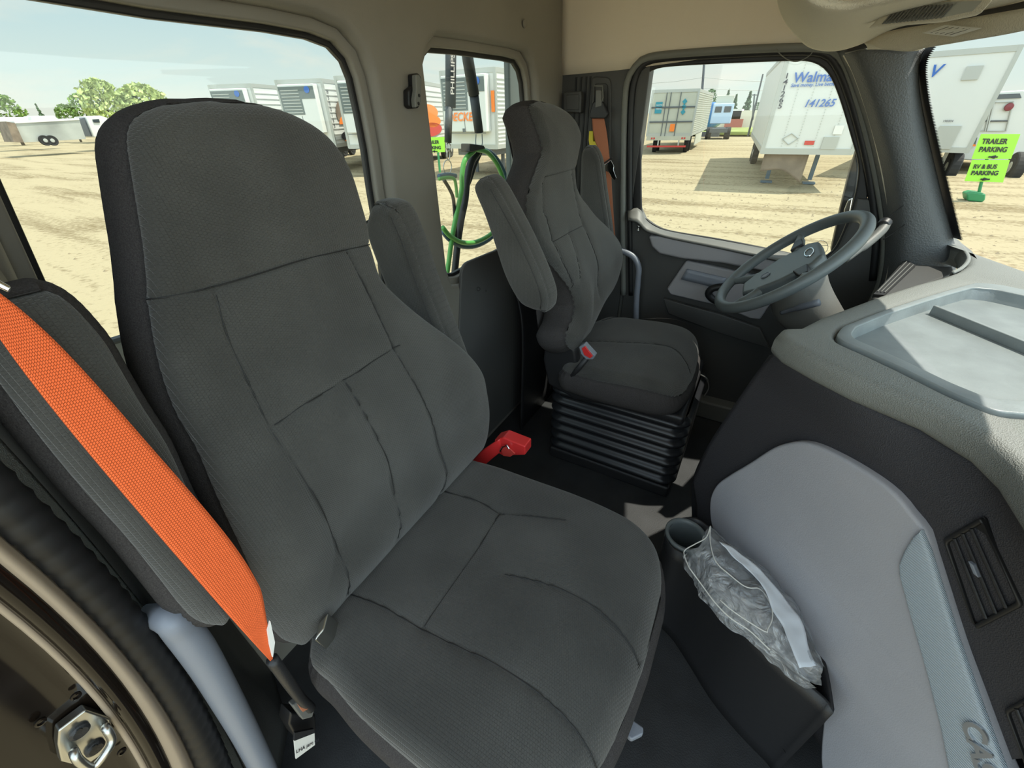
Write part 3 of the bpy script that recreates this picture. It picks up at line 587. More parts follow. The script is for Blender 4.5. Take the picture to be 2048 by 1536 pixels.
nd = [(1.3, .060), (1.22, .066), (1.15, .085), (1.115, .13), (1.105, .20), (1.10, .30), (1.105, .40), (1.13, .46), (1.3, .52)]
fd = [(1.36, .060), (1.45, .066), (1.53, .082), (1.565, .12), (1.578, .20), (1.582, .30), (1.578, .40), (1.55, .46), (1.4, .52)]
sdv = [to2(cd_, [P(a, b, z=.495) for a, b in q]) for q in ([(1130, 682), (1169, 684), (1233, 690), (1297, 697), (1341, 704), (1367, 717), (1384, 732)], [(1205, 640), (1240, 634), (1300, 633), (1340, 636), (1375, 645)])]
pad('cushion', cd_, nd, fd, .115, M['fabric'], ds, seams=sdv, extra=cush_extra, side=M['fabric_side'], r=.028, nu=90, nv=110, groove=.003)
armpad('armrest', [(1065, 623, .87), (1040, 611, .87), (1020, 582, .87), (1003, 545, .87), (985, 490, .87), (965, 432, .87), (948, 392, .87), (944, 374, .87), (952, 361, .87), (970, 356, .88)], [(1075, 622, .90), (1098, 616, .94), (1113, 605, .95), (1117, 582, .95), (1111, 556, .95), (1095, 515, .95), (1070, 460, .95), (1045, 412, .95), (1022, 370, .95), (1005, 355, .94), (990, 352, .92)], .87, .95, ds, M['fabric'])
armpad('armrest', [(1158, 560, 1.6), (1158, 420, 1.6), (1160, 320, 1.6), (1165, 300, 1.6), (1172, 293, 1.6)], [(1200, 575, 1.66), (1230, 560, 1.66), (1232, 520, 1.66), (1226, 450, 1.66), (1216, 380, 1.66), (1208, 322, 1.66), (1200, 300, 1.66), (1188, 293, 1.63)], 1.60, 1.66, ds, M['fabric'])
by = MB(); nb = 7; ringsN = []
def rrect(cx, cy, a, b, r, z, n=10):
    out = []
    for sx, sy, t0 in ((1, 1, 0), (-1, 1, 90), (-1, -1, 180), (1, -1, 270)):
        for k in range(n): t = math.radians(t0+90*k/(n-1)); out.append((cx+sx*(a-r)+r*math.cos(t), cy+sy*(b-r)+r*math.sin(t), z))
    return out
prof = []
for i in range(nb*8+1):
    t = i/8; prof.append((.045+.305*i/(nb*8), .5-.5*math.cos(2*math.pi*t)))
vsb = []; 
for z, w in prof: vsb += rrect(-.275, 1.37, .235+.018*w, .185+.018*w, .05, z)
nn_ = 40; K = len(prof)
by.add(vsb, [(i*nn_+k, i*nn_+(k+1) % nn_, (i+1)*nn_+(k+1) % nn_, (i+1)*nn_+k) for i in range(K-1) for k in range(nn_)])
by.build('bellows', mat('bellows_rubber', (.016, .017, .02), .35), ds, smooth=True)
MB().box((-.275, 1.37, .025), (.48, .40, .05)).build('base_plate', M['darker'], ds, bevel=.01)
MB().box((-.275, 1.36, .368), (.46, .42, .035)).build('seat_pan', M['darker'], ds, bevel=.012)
sv = [P(a, b, y=1.13) for a, b in ((1092, 665), (1128, 680), (1150, 700), (1160, 760), (1190, 775), (1240, 805), (1225, 815), (1150, 800), (1095, 770), (1085, 720))]
MB().prism(sv, (0, .04, 0)).build('side_shield', M['darker'], ds, bevel=.012)
MB().prism([P(a, b, y=1.12) for a, b in ((1118, 682), (1128, 681), (1136, 690), (1130, 694))], (0, .008, 0)).build('adjuster_tab', M['chrome'], ds)
MB().tube(resample([P(1398, 748, y=1.5), P(1413, 757, y=1.5), P(1418, 775, y=1.5), P(1408, 792, y=1.5)], 16), .004, 8).build('height_lever', M['steel'], ds)
#---------------------------------------------------------------- belts and buckles
def ribbon(name, A, B, m, parent=None, n=70, th=.0016): return loft(name, [A, B], m, parent, n=n, sub=8, solid=th)
fbp = fit_frame((1, 0, .22), -.268)
bl = [(-40, 620), (0, 673), (55, 756), (100, 812), (145, 870), (207, 942), (262, 1000), (314, 1070), (384, 1150), (464, 1237), (541, 1323)]
brr = [(-40, 555), (0, 594), (69, 642), (145, 714), (207, 783), (276, 866), (345, 945), (397, 1007), (450, 1062), (506, 1146), (521, 1185), (534, 1246), (546, 1322)]
sb = empty('seat_belt', PN(300, 950, (1, 0, .22), -.268), 'bright orange shoulder belt lying over the armrest of the foreground passenger seat', 'seat belt')
n_, d_ = tuple(fbp[3]), fbp[3].dot(fbp[0])
def smoothpx(q, deg=4):
    q = np.array(q, float); t = q[:, 1]; c = np.polyfit(t, q[:, 0], deg); tt = np.linspace(t[0], t[-1], 24); return [(float(np.polyval(c, v)), float(v)) for v in tt]
bl = smoothpx(bl); brr = smoothpx(brr[:-2], 4)+brr[-2:]
ribbon('webbing', [PN(a, b, n_, d_) for a, b in bl], [PN(a, b, n_, d_) for a, b in brr], M['orange'], sb)
ribbon('webbing', [P(a, b, x=-.60) for a, b in ((-20, 850), (0, 885), (40, 950), (90, 1015), (158, 1068))], [P(a, b, x=-.60) for a, b in ((-20, 770), (0, 805), (50, 880), (105, 960), (162, 1062))], M['orange'], sb)
ribbon('webbing', [PN(-38, 618, n_, d_), Vector((-.60, .035, 1.45))], [PN(-38, 556, n_, d_), Vector((-.60, .085, 1.45))], M['orange'], sb, n=20)
MB().tube(resample([PN(544, 1318, n_, d_), P(572, 1358, x=-.40), P(600, 1395, x=-.42), P(622, 1416, x=-.44)], 24), .0075, 10).build('anchor_sleeve', M['darker'], sb, smooth=True)
MB().prism([P(a, b, x=-.44) for a, b in ((585, 1412), (600, 1400), (632, 1412), (625, 1435), (606, 1440))], (-.012, 0, 0)).build('anchor_plate', M['shroud'], sb, bevel=.002)
MB().prism([P(a, b, x=-.425) for a, b in ((598, 1410), (610, 1408), (616, 1418), (606, 1424))], (-.006, 0, 0)).build('anchor_bolt', M['rust'], sb)
MB().prism([PN(a, b, n_, d_+.004) for a, b in ((541, 1243), (545, 1262), (548, 1275), (550, 1285), (546, 1315), (540, 1290), (536, 1262))], (-.003, 0, 0)).build('care_label', M['paper'], sb)
MB().prism([PN(a, b, n_, d_-.02) for a, b in ((-30, 545), (26, 575), (20, 588), (-30, 565))], (-.01, 0, 0)).build('guide_ring', M['chrome'], sb, bevel=.002)
tgm = empty('hang_tag', P(608, 1490, x=-.45), 'small white tag with black print hanging by the foreground seat base', 'tag')
MB().prism([P(a, b, x=-.45) for a, b in ((588, 1478), (629, 1462), (630, 1490), (592, 1518))], (-.002, 0, 0)).build('tag_card', M['paper'], tgm)
MB().prism([P(a, b, x=-.448) for a, b in ((590, 1466), (628, 1458), (630, 1466), (589, 1482))], (-.004, 0, 0)).build('tag_band', M['darker'], tgm)
a, b = P(592, 1507, x=-.449), P(626, 1488, x=-.449)
text('tag_print', 'LHA jarc 02', a, b-a, (P(592, 1490, x=-.449)-a), .0075, M['ink'], tgm, th=.0004, bold=.01)
MB().prism([P(a, b, x=-.47) for a, b in ((582, 1425), (632, 1430), (634, 1462), (592, 1476), (578, 1450))], (-.03, 0, 0)).build('tag_pouch', M['black'], tgm, bevel=.004)
# passenger buckle
bk = empty('belt_buckle', P(1000, 900, y=.62), 'red belt buckle with chrome mouth on a red strap, beside the foreground seat cushion', 'belt buckle')
ribbon('buckle_strap', [P(922, 950, y=.60), P(960, 905, y=.62), P(1000, 877, y=.64)], [P(942, 958, y=.60), P(975, 925, y=.62), P(1005, 900, y=.64)], M['red'], bk, n=20, th=.004)
MB().prism([P(a, b, y=.64) for a, b in ((988, 880), (1005, 875), (1050, 893), (1050, 911), (1005, 912), (992, 905))], (.0, .035, 0)).build('buckle_body', M['red'], bk, bevel=.004)
MB().prism([P(a, b, y=.635) for a, b in ((1001, 897), (1014, 892), (1030, 908), (1020, 914), (1006, 912))], (0, .004, 0)).build('release_button', M['redmark'], bk, bevel=.001)
MB().tube([P(a, b, y=.633) for a, b in ((1000, 902), (1006, 893), (1014, 891), (1018, 897))], .0025, 8).build('chrome_mouth', M['chrome'], bk)
MB().prism([P(a, b, y=.598) for a, b in ((918, 948), (940, 944), (946, 956), (925, 960))], (0, .004, 0)).build('strap_clip', M['chrome'], bk, bevel=.001)
# driver buckle
b2_ = empty('belt_buckle', P(1175, 705, y=1.09), 'red release belt buckle in a grey shell on the inner side of the driver seat', 'belt buckle')
MB().prism([P(a, b, y=1.085) for a, b in ((1158, 694), (1168, 688), (1190, 712), (1186, 719), (1172, 719), (1162, 708))], (0, .022, 0)).build('buckle_shell', M['handle'], b2_, bevel=.002)
MB().prism([P(a, b, y=1.080) for a, b in ((1163, 697), (1170, 693), (1185, 713), (1180, 717), (1168, 710))], (0, .006, 0)).build('release_button', M['red'], b2_, bevel=.001)
MB().tube([P(1174, 716, y=1.10), P(1150, 745, y=1.11), P(1128, 770, y=1.12)], .009, 8).build('buckle_stalk', M['darker'], b2_, smooth=True)
# driver shoulder belt
yb = YW-.03
db = empty('seat_belt', P(1205, 300, y=yb), 'faded brown-orange driver shoulder belt hanging from the dark pillar panel', 'seat belt')
ribbon('webbing', [P(a, b, y=yb) for a, b in ((1184, 236), (1186, 262), (1190, 282), (1200, 305), (1208, 325), (1212, 345), (1215, 400), (1220, 470))], [P(a, b, y=yb) for a, b in ((1208, 236), (1213, 262), (1216, 285), (1219, 315), (1222, 340), (1225, 400), (1231, 480), (1231, 482))], M['rust'], db, n=50)
gd = [P(a, b, y=yb-.012) for a, b in ((1186, 203), (1205, 203), (1216, 228), (1210, 237), (1180, 237), (1178, 230))]
MB().prism(gd, (0, .02, 0)).build('belt_guide', M['darker'], db, bevel=.004)
MB().prism([P(a, b, y=yb-.014) for a, b in ((1191, 180), (1202, 180), (1203, 212), (1190, 216))], (0, .03, 0)).build('height_adjuster', M['shroud'], db, bevel=.003)
MB().tube([P(a, b, y=yb-.008) for a, b in ((1189, 172), (1205, 172), (1206, 195), (1203, 204))], .0022, 6).build('guide_rim', M['sealgrey'], db)
tp = [P(a, b, y=yb-.01) for a, b in ((1208, 330), (1222, 320), (1228, 332), (1227, 340), (1233, 356), (1229, 360), (1224, 357), (1217, 344), (1210, 342))]
MB().prism(tp, (0, .004, 0)).build('latch_tongue', M['chrome'], db, bevel=.001)
MB().tube([P(1208, 327, y=yb-.012), P(1224, 315, y=yb-.012)], .0028, 8).build('tongue_bar', M['darker'], db)
ph_ = empty('pillar_box', P(1143, 205, y=YW-.03), 'small square dark plastic box on the pillar behind the driver headrest', 'box')
MB().prism([P(a, b, y=YW-.035) for a, b in ((1127, 184), (1161, 182), (1163, 192), (1161, 226), (1128, 224), (1126, 214))], (0, .03, 0)).build('box_shell', M['dark'], ph_, bevel=.004)
MB().prism([P(a, b, y=YW-.038) for a, b in ((1132, 190), (1157, 189), (1157, 220), (1133, 219))], (0, .006, 0)).build('box_lid', M['dark'], ph_, bevel=.002)
yl = [P(a, b, y=YW-.022) for a, b in ((1178, 262), (1186, 262), (1186, 282), (1200, 284), (1200, 293), (1179, 293), (1177, 280))]
tag(MB().prism(yl, (0, .012, 0)).build('yellow_clip', M['yellow'], bevel=.002), 'yellow plastic cover partly hidden behind the brown-orange driver belt', 'clip')
# coat hook between the rear windows
hk = empty('coat_hook', P(832, 185, x=XR+.03), 'grey coat hook with two screw holes on the pillar between the rear windows', 'coat hook')
MB().prism([P(a, b, x=XR+.018) for a, b in ((826, 148), (838, 146), (844, 155), (843, 205), (838, 216), (824, 218), (818, 212), (817, 180), (827, 172))], (-.018, 0, 0)).build('hook_base', M['black'], hk, bevel=.004)
MB().prism([P(a, b, x=XR+.032) for a, b in ((832, 149), (839, 149), (844, 158), (842, 210), (832, 216), (830, 200), (833, 180))], (-.014, 0, 0)).build('hook_arm', M['sealgrey'], hk, bevel=.003)
for a, b in ((838, 191), (837, 207)): MB().lathe(P(a, b, x=XR+.032), (1, 0, 0), [(.0035, 0), (.0035, .001), (0, .001)], 12).build('screw_hole', M['black'], hk)
cpx = MB().lathe(P(957, 578, x=XR+.011), (1, 0, .2), [(.007, 0), (.006, .004), (0, .006)], 16); o = cpx.build('panel_screw', M['dark'], smooth=True); tag(o, 'larger round screw cap on the dark rear wall beside the driver armrest', 'screw cap')
o = MB().lathe(P(972, 582, x=XR+.011), (1, 0, .2), [(.004, 0), (.003, .003), (0, .004)], 16).build('panel_screw', M['dark'], smooth=True); tag(o, 'smaller round screw cap on the dark rear wall beside the driver armrest', 'screw cap')
o = MB().lathe(P(1049, 47, x=XR+.004), (1, 0, 0), [(.011, 0), (.010, .003), (.006, .002), (0, .002)], 20).build('panel_screw', M['greige'], smooth=True); tag(o, 'round plug in the rear wall panel near the roof above the small window', 'screw cap')
#==================================================================== STEERING WHEEL AND COLUMN
sw = empty('steering_wheel', (.093, 1.37, .834), 'grey four-spoke steering wheel with horn pad tilted in front of the driver seat', 'steering wheel')
WC = Vector((.093, 1.372, .834)); WN = Vector((-.675, -.09, .732)).normalized(); Wv = Vector((0, 1, 0)); Wv = (Wv-WN*Wv.dot(WN)).normalized(); Wu = Wv.cross(WN)   # Wv lateral, Wu fore-up
if Wu.x < 0: Wu = -Wu
def WP(u, v, n=0): return WC+Wu*u+Wv*v+WN*n
MB().tube([WP(.188*math.cos(t), .188*math.sin(t)) for t in np.linspace(0, 2*math.pi, 90, endpoint=False)], [.0155]*90, 14, closed=True).build('rim', M['wheelgrey'], sw, smooth=True)
hub = [WP(u, v, -.004) for u, v in ((.085, -.055), (.085, .055), (.06, .085), (-.02, .085), (-.09, .060), (-.125, .035), (-.125, -.035), (-.09, -.060), (-.02, -.085), (.06, -.085))]
MB().prism(hub, tuple(WN*-.035)).build('horn_pad', M['wheelgrey'], sw, bevel=.010)
for s in (-1, 1):
    MB().tube(resample([WP(.03, s*.07, -.02), WP(.035, s*.12, -.014), WP(.045, s*.178, -.004)], 14), [.017]*4+[.014]*6+[.011]*4, 10).build('spoke', M['wheelgrey'], sw, smooth=True)
    MB().tube(resample([WP(-.065, s*.045, -.02), WP(-.11, s*.075, -.014), WP(-.155, s*.100, -.004)], 14), [.014]*4+[.012]*6+[.010]*4, 10).build('spoke', M['wheelgrey'], sw, smooth=True)
    MB().prism([WP(u, s*v, .002) for u, v in ((.05, .082), (.048, .135), (.028, .135), (.015, .082))], tuple(WN*-.02)).build('button_pad', M['darker'], sw, bevel=.003)
em = MB().lathe(WP(-.055, 0, -.003), WN, [(.013, 0), (.013, .002), (.011, .003), (.011, .0015), (0, .0015)], 28).build('horn_emblem', M['handle'], sw)
MB().tube([WP(.058*1+.012*math.cos(t)*.9, .028*math.sin(t), -.003) for t in np.linspace(0, 2*math.pi, 30, endpoint=False)], .0018, 6, closed=True).build('hub_badge', M['chrome'], sw)
clm = empty('steering_column', (.2, 1.37, .6), 'grey-beige steering column shroud under the steering wheel', 'steering column')
def ring(c, ru, rv, n=28): return [tuple(c+Wu*ru*math.cos(t)+Wv*rv*math.sin(t)) for t in np.linspace(0, 2*math.pi, n, endpoint=False)]
cs = [ring(WP(0, 0, -.03), .05, .06), ring(WP(.0, 0, -.06), .07, .08), ring(WP(-.015, 0, -.11), .075, .085), ring(WP(-.015, 0, -.17), .07, .085), ring(WP(.01, 0, -.25), .045, .06), ring(WP(.04, 0, -.36), .03, .035), ring(WP(.08, 0, -.72), .025, .03)]
loft('shroud', cs, M['shroud'], clm, n=40, sub=5, acr=True, closed=True)
MB().tube(resample([WP(-.06, -.07, -.10), P(1610, 612, y=1.22), P(1638, 605, y=1.20)], 16), [.006]*8+[.009]*8, 10).build('ignition_stalk', M['handle'], clm, smooth=True)
MB().tube(resample([P(1690, 520, y=1.50), P(1735, 486, y=1.56), P(1762, 462, y=1.60), P(1770, 450, y=1.62)], 16), [.010]*6+[.013]*10, 12).build('shift_stalk', M['shroud'], clm, smooth=True)
MB().tube(resample([P(1765, 452, y=1.615), P(1772, 444, y=1.63)], 6), .016, 12).build('stalk_knob', M['darker'], clm, smooth=True)
#==================================================================== DASHBOARD
db_ = empty('dashboard', (.4, .9, .5), 'grey and charcoal dashboard with a recessed top tray, air vents and light grey knee panel', 'dashboard')
ZT = .85
# top pad outline (world, z = ZT)
front = [P(a, b, z=ZT-.04) for a, b in ((1552, 690), (1540, 703), (1560, 722), (1620, 757), (1701, 799), (1837, 857), (1937, 919), (1991, 973), (2048, 1066), (2095, 1160))]
for p in front: p.z = ZT
back = [P(a, b, z=ZT) for a, b in ((1600, 652), (1640, 632), (1700, 610), (1760, 588), (1830, 566), (1885, 552), (1915, 541), (1935, 528), (1938, 516), (1928, 500), (1905, 482))]
tipf = [Vector((.30, .28, ZT)), Vector((.33, .02, ZT))]
farp = [Vector((.60, .02, ZT)), Vector((.73, .35, ZT)), Vector((.76, .8, ZT)), Vector((.70, 1.2, ZT)), Vector((.61, 1.5, ZT)), Vector((.545, 1.66, ZT)), Vector((.51, 1.74, ZT))]
ft = (Vector((0, 0, ZT)), Vector((1, 0, 0)), Vector((0, 1, 0)), Vector((0, 0, 1)))
outl = to2(ft, front+tipf+farp+back[::-1])
# clean order: start at left tip, along passenger edge, near side, windshield, bowl, back edge
tray_o = to2(ft, [P(a, b, z=ZT) for a, b in ((1672, 672), (1684, 655), (1759, 625), (1839, 599), (1899, 581), (1951, 567), (1998, 571), (2100, 592), (2200, 620), (2200, 830), (2080, 833), (1990, 826), (1900, 788), (1800, 738), (1720, 701), (1680, 684))])
tray_o = roundpoly(tray_o, .012, 3)
panel('top_pad', ft, outl, [grow(tray_o, -.001)], .048, M['dashtop'], db_, bevel=.016)
# tray: rim, walls, floor, divider
cT = np.mean(np.array(tray_o), 0)
def shrink(pl, s): return [(cT[0]+(p[0]-cT[0])*s, cT[1]+(p[1]-cT[1])*s) for p in pl]
t_in = shrink(tray_o, .87)
tr_ = panel('tray', (Vector((0, 0, ZT+.003)),)+ft[1:], tray_o, [t_in], .02, M['tray'], db_, bevel=.003)
panel('tray_floor', (Vector((0, 0, ZT-.022)),)+ft[1:], shrink(tray_o, .90), [], .004, M['tray'], tr_, bevel=.0005)
ring_o = [Vector((p[0], p[1], ZT-.002)) for p in t_in]; ring_i = [Vector((cT[0]+(p[0]-cT[0])*.965, cT[1]+(p[1]-cT[1])*.965, ZT-.023)) for p in t_in]
loft('tray_wall', [ring_o, ring_i], M['tray'], tr_, n=120, sub=3, crv=False, closed=True)
a, b = P(1869, 612, z=ZT-.005), P(2120, 712, z=ZT-.005)
dvd = (b-a).normalized(); MB().box((a+b)/2+Vector((0, 0, -.008)), ((b-a).length, .008, .02), (dvd, Vector((0, 0, 1)).cross(dvd), Vector((0, 0, 1)))).build('tray_divider', M['tray'], tr_, bevel=.002)
# oblique front face
n1 = Vector((-.718, -.696, 0)).normalized(); d1 = -.646
e1_ = Vector((.696, -.718, 0)).normalized()
f1 = (n1*d1, e1_, Vector((0, 0, 1)), n1); f1b = (n1*(d1-.014), e1_, Vector((0, 0, 1)), n1); d1b = d1-.014
blk_ = on(f1b, [(1535, 700), (1500, 770), (1450, 840), (1400, 920), (1383, 965), (1386, 1062), (1430, 1085)])
blk_ = 0 #[(blk[-1][0]+.45, blk[-1][1]-.22), (blk[0][0]+.75, .20), (blk[0][0]+.80, .82), (blk[0][0], .82)]
T0 = [Vector((p[0]+.010, p[1]+.008, ZT-.04)) for p in resample(front[1:], 60)]
def lrow(z, a):     # row on the oblique plane from the left edge (pixel a) at height z
    p = PN(a[0], a[1], tuple(n1), d1b); p.z = z; return [p+e1_*t for t in np.linspace(0, .62, 60)]
rows = [T0]
for z, a in ((.74, (1510, 752)), (.62, (1462, 822)), (.50, (1418, 890)), (.40, (1386, 960)), (.30, (1384, 1040)), (.12, (1384, 1160))): rows.append(lrow(PN(a[0], a[1], tuple(n1), d1b).z if z > .3 else z, a))
loft('front_face', rows, M['dashface'], db_, n=60, sub=5, solid=.006)
# side of the console facing the driver
s0 = [PN(a, b, tuple(n1), d1-.018) for a, b in ((1540, 712), (1510, 752), (1462, 822), (1418, 890), (1386, 960), (1384, 1040), (1384, 1160))]
loft('driver_side_face', [s0, [p+Vector((.10, .03, 0)) for p in s0], [Vector((p.x+.5, p.y+.16, p.z)) for p in s0]], M['darker'], db_, n=40, sub=6, solid=.006)
gp = on(f1, [(1421, 1015), (1424, 990), (1436, 968), (1460, 950), (1500, 926), (1545, 897), (1575, 886), (1605, 883), (1640, 892), (1700, 922), (1760, 960), (1800, 994), (1832, 1035), (1851, 1056), (1868, 1110), (1890, 1180), (1925, 1290), (1960, 1385), (1995, 1480), (2018, 1540), (2060, 1640), (1800, 1660), (1652, 1560), (1650, 1380), (1620, 1270), (1560, 1190), (1500, 1125), (1440, 1078), (1425, 1050)])
kp = panel('knee_panel', (f1[0]+n1*.004,)+f1[1:], rnd(gp, 140), [], .024, M['lightgrey'], db_, bevel=.006)
sp_ = on(f1, [(1850, 1058), (1836, 1070), (1818, 1098), (1807, 1125), (1808, 1150), (1830, 1230), (1862, 1340), (1890, 1450), (1912, 1560), (1935, 1640), (2060, 1640), (2020, 1540), (1995, 1475), (1960, 1380), (1925, 1282), (1890, 1172), (1868, 1102)])
sp = panel('trim_strip', (f1[0]+n1*.011,)+f1[1:], sp_, [], .012, M['carbon'], db_, bevel=.004)
# badge text running down the strip
q0, q1 = PN(1926, 1436, tuple(n1), d1+.011), PN(1962, 1560, tuple(n1), d1+.011)
rt = (q1-q0).normalized(); upd = n1.cross(rt)
text('badge', 'CASCADIA', q0, rt, upd, (q0-PN(1968, 1436, tuple(n1), d1+.011)).length*.82, M['badge'], sp, th=.003, bold=.03, shear=-.25)
# vents
def vent(quad, name='air_vent'):
    q = [PN(a, b, tuple(n1), d1b+.006) for a, b in quad]; q2 = to2(f1b, q); c = np.mean(np.array(q2), 0)
    fr_ = (f1b[0]+n1*.008,)+f1[1:]
    v = panel(name, fr_, roundpoly(q2, .006), [roundpoly([(c[0]+(p[0]-c[0])*.86, c[1]+(p[1]-c[1])*.92) for p in q2], .004)], .016, M['black'], db_, bevel=.002)
    panel('vent_back', (f1b[0]+n1*.0015,)+f1[1:], q2, [], .002, M['black'], v, bevel=.0003)
    for t in (.28, .5, .72):
        a = (q[0]*(1-t)+q[1]*t); b = (q[3]*(1-t)+q[2]*t); MB().tube([a*.94+b*.06+n1*.001, a*.06+b*.94+n1*.001], .0022, 8).build('louvre', M['darker'], v)
    a = (q[0]*.5+q[1]*.5); b = (q[3]*.5+q[2]*.5); m_ = a*.55+b*.45
    MB().box(m_+n1*.005, (.006, .016, .006), (e1_, (b-a).normalized(), n1)).build('vent_slider', M['handle'], v, bevel=.001)
vent([(1885, 1078), (1962, 1034), (2046, 1212), (1953, 1260)])
vent([(2008, 1418), (2090, 1375), (2170, 1550), (2080, 1600)])
# bowl beside the windshield with defroster slots and side vent
bw0 = [P(a, b, z=ZT) for a, b in ((1842, 462), (1850, 459), (1880, 462), (1910, 478), (1930, 500), (1938, 518), (1925, 535), (1905, 545))]
bw1 = [P(a, b, z=ZT-.045) for a, b in ((1845, 474), (1860, 478), (1885, 490), (1905, 508), (1916, 528), (1915, 545), (1905, 552), (1900, 556))]
loft('corner_rim', [bw0, bw1], M['dashtop'], db_, n=40, sub=5, solid=.008)
bx = [P(a, b, z=ZT-.06)+Vector((.0, 0, 0)) for a, b in ((1850, 474), (1872, 484), (1895, 508), (1912, 545), (1860, 565), (1775, 602), (1742, 594), (1800, 528))]
MB().prism(bx, (0, 0, -.05)).build('side_pod', M['dark'], db_, bevel=.006)
sv_ = empty  # side vent
def slat(quad, z, n, name, host):
    q = [P(a, b, z=z) for a, b in quad]; v = MB().prism(q, (0, 0, -.01)).build(name, M['black'], host)
    for k in range(n):
        t = (k+.5)/n; a = q[0]*(1-t)+q[1]*t; b = q[3]*(1-t)+q[2]*t; MB().tube([a*.95+b*.05+Vector((0, 0, .002)), a*.05+b*.95+Vector((0, 0, .002))], .0014, 6).build('louvre', M['shroud'], v)
    return v
slat([(1812, 520), (1832, 530), (1768, 590), (1747, 588)], ZT-.052, 3, 'air_vent', db_)
slat([(1855, 490), (1866, 496), (1850, 510), (1834, 510)], ZT-.054, 4, 'defroster_slot', db_)
# dark instrument area ahead of the wheel
MB().box((.56, 1.42, .50), (.16, .60, .50)).build('instrument_panel', M['darker'], db_, bevel=.03)
#---------------------------------------------------------------- bin with cup holder, bag
sbn = empty('storage_bin', (.1, .7, 0), 'black floor storage bin with a round cup holder end, under the light grey knee panel', 'storage bin')
ZB = .33
rim = [(1334, 1075), (1336, 1055), (1350, 1042), (1376, 1036), (1400, 1040), (1440, 1075), (1500, 1130), (1580, 1200), (1640, 1300), (1665, 1420), (1652, 1400), (1570, 1330), (1500, 1260), (1445, 1190), (1400, 1135), (1368, 1108), (1345, 1095)]
r3 = [P(a, b, z=ZB) for a, b in rim]; ctr = sum(r3, Vector())/len(r3)
lo = [Vector((ctr.x+(p.x-ctr.x)*1.0+.006, ctr.y+(p.y-ctr.y)*1.0, .0)) for p in r3]
loft('bin_body', [r3, [(a*.5+b*.5) for a, b in zip(r3, lo)], lo], M['darker'], sbn, n=90, sub=4, closed=True, solid=.006)
loft('bin_floor', [[Vector((p.x, p.y, .10)) for p in lo], [Vector((ctr.x+(p.x-ctr.x)*.02, ctr.y+(p.y-ctr.y)*.02, .10)) for p in lo]], M['black'], sbn, n=60, sub=2, closed=True)
cc = P(1372, 1068, z=ZB+.004)
cl_ = MB(); cl_.lathe(cc, (0, 0, 1), [(.040, 0), (.046, .002), (.0485, 0), (.046, -.03), (.040, -.12), (.036, -.118), (.038, -.01), (.040, 0)], 40)
cl_.lathe(cc, (0, 0, 1), [(.037, -.10), (0.0, -.10)], 40); cl_.build('cup_holder', M['wheelgrey'], sbn, smooth=True)
# clear plastic bag with folded paper
bagm = glassmat('clear_plastic_film', (.90, .92, .94), .16); 
t = bagm.node_tree; N_ = t.nodes; g = [n for n in N_ if n.type == 'BSDF_GLOSSY'][0]; g.inputs['Roughness'].default_value = .12
dfm = N_.new('ShaderNodeBsdfDiffuse'); dfm.inputs[0].default_value = (.75, .78, .82, 1); mx2 = N_.new('ShaderNodeMixShader'); mx2.inputs[0].default_value = .24
mxo = [n for n in N_ if n.type == 'MIX_SHADER' and n != mx2][0]; outn = [n for n in N_ if n.type == 'OUTPUT_MATERIAL'][0]
t.links.new(mxo.outputs[0], mx2.inputs[1]); t.links.new(dfm.outputs[0], mx2.inputs[2]); t.links.new(mx2.outputs[0], outn.inputs[0])
nb_ = N_.new('ShaderNodeTexNoise'); nb_.inputs['Scale'].default_value = 26; nb_.inputs['Detail'].default_value = 6; nb_.inputs['Distortion'].default_value = 1.5; tcc = N_.new('ShaderNodeTexCoord'); t.links.new(tcc.outputs['Object'], nb_.inputs[0])
bpn = N_.new('ShaderNodeBump'); bpn.inputs['Strength'].default_value = 1; bpn.inputs['Distance'].default_value = .02; t.links.new(nb_.outputs[0], bpn.inputs['Height']); t.links.new(bpn.outputs[0], g.inputs['Normal']); t.links.new(bpn.outputs[0], dfm.inputs['Normal'])
bag = empty('plastic_bag', P(1500, 1200, z=ZB), 'crumpled clear plastic bag of folded papers stuffed in the storage bin', 'bag')
def BG(a, b, h): return P(a, b, z=ZB+h)
bgA = [BG(a, b, .03) for a, b in ((1368, 1112), (1385, 1150), (1405, 1185), (1440, 1225), (1478, 1255), (1520, 1290), (1560, 1325), (1615, 1362), (1640, 1370))]
bgB = [BG(a, b, .08) for a, b in ((1400, 1090), (1425, 1125), (1450, 1160), (1490, 1195), (1530, 1225), (1560, 1262), (1590, 1300), (1622, 1335), (1642, 1350))]
bgC = [BG(a, b, .075) for a, b in ((1421, 1054), (1450, 1090), (1490, 1120), (1530, 1150), (1565, 1190), (1592, 1225), (1610, 1260), (1628, 1300), (1642, 1330))]
bgD = [BG(a, b, .02) for a, b in ((1423, 1060), (1460, 1085), (1510, 1125), (1555, 1165), (1600, 1215), (1613, 1250), (1625, 1290), (1640, 1320), (1646, 1330))]
def crumple(o, amp, sc):
    for v in o.data.vertices:
        from mathutils import noise
        n = noise.noise_vector(v.co*sc)+noise.noise_vector(v.co*sc*2.7)*.4; v.co += n*amp
crumple(loft('film', [bgA, bgB, bgC, bgD], bagm, bag, n=90, sub=14, acr=True), .007, 26)
crumple(loft('inner_film', [[p+Vector((0, 0, -.02)) for p in bgA], [p+Vector((0, 0, -.03)) for p in bgB], [p+Vector((0, 0, -.02)) for p in bgD]], bagm, bag, n=80, sub=14, acr=True), .009, 22)
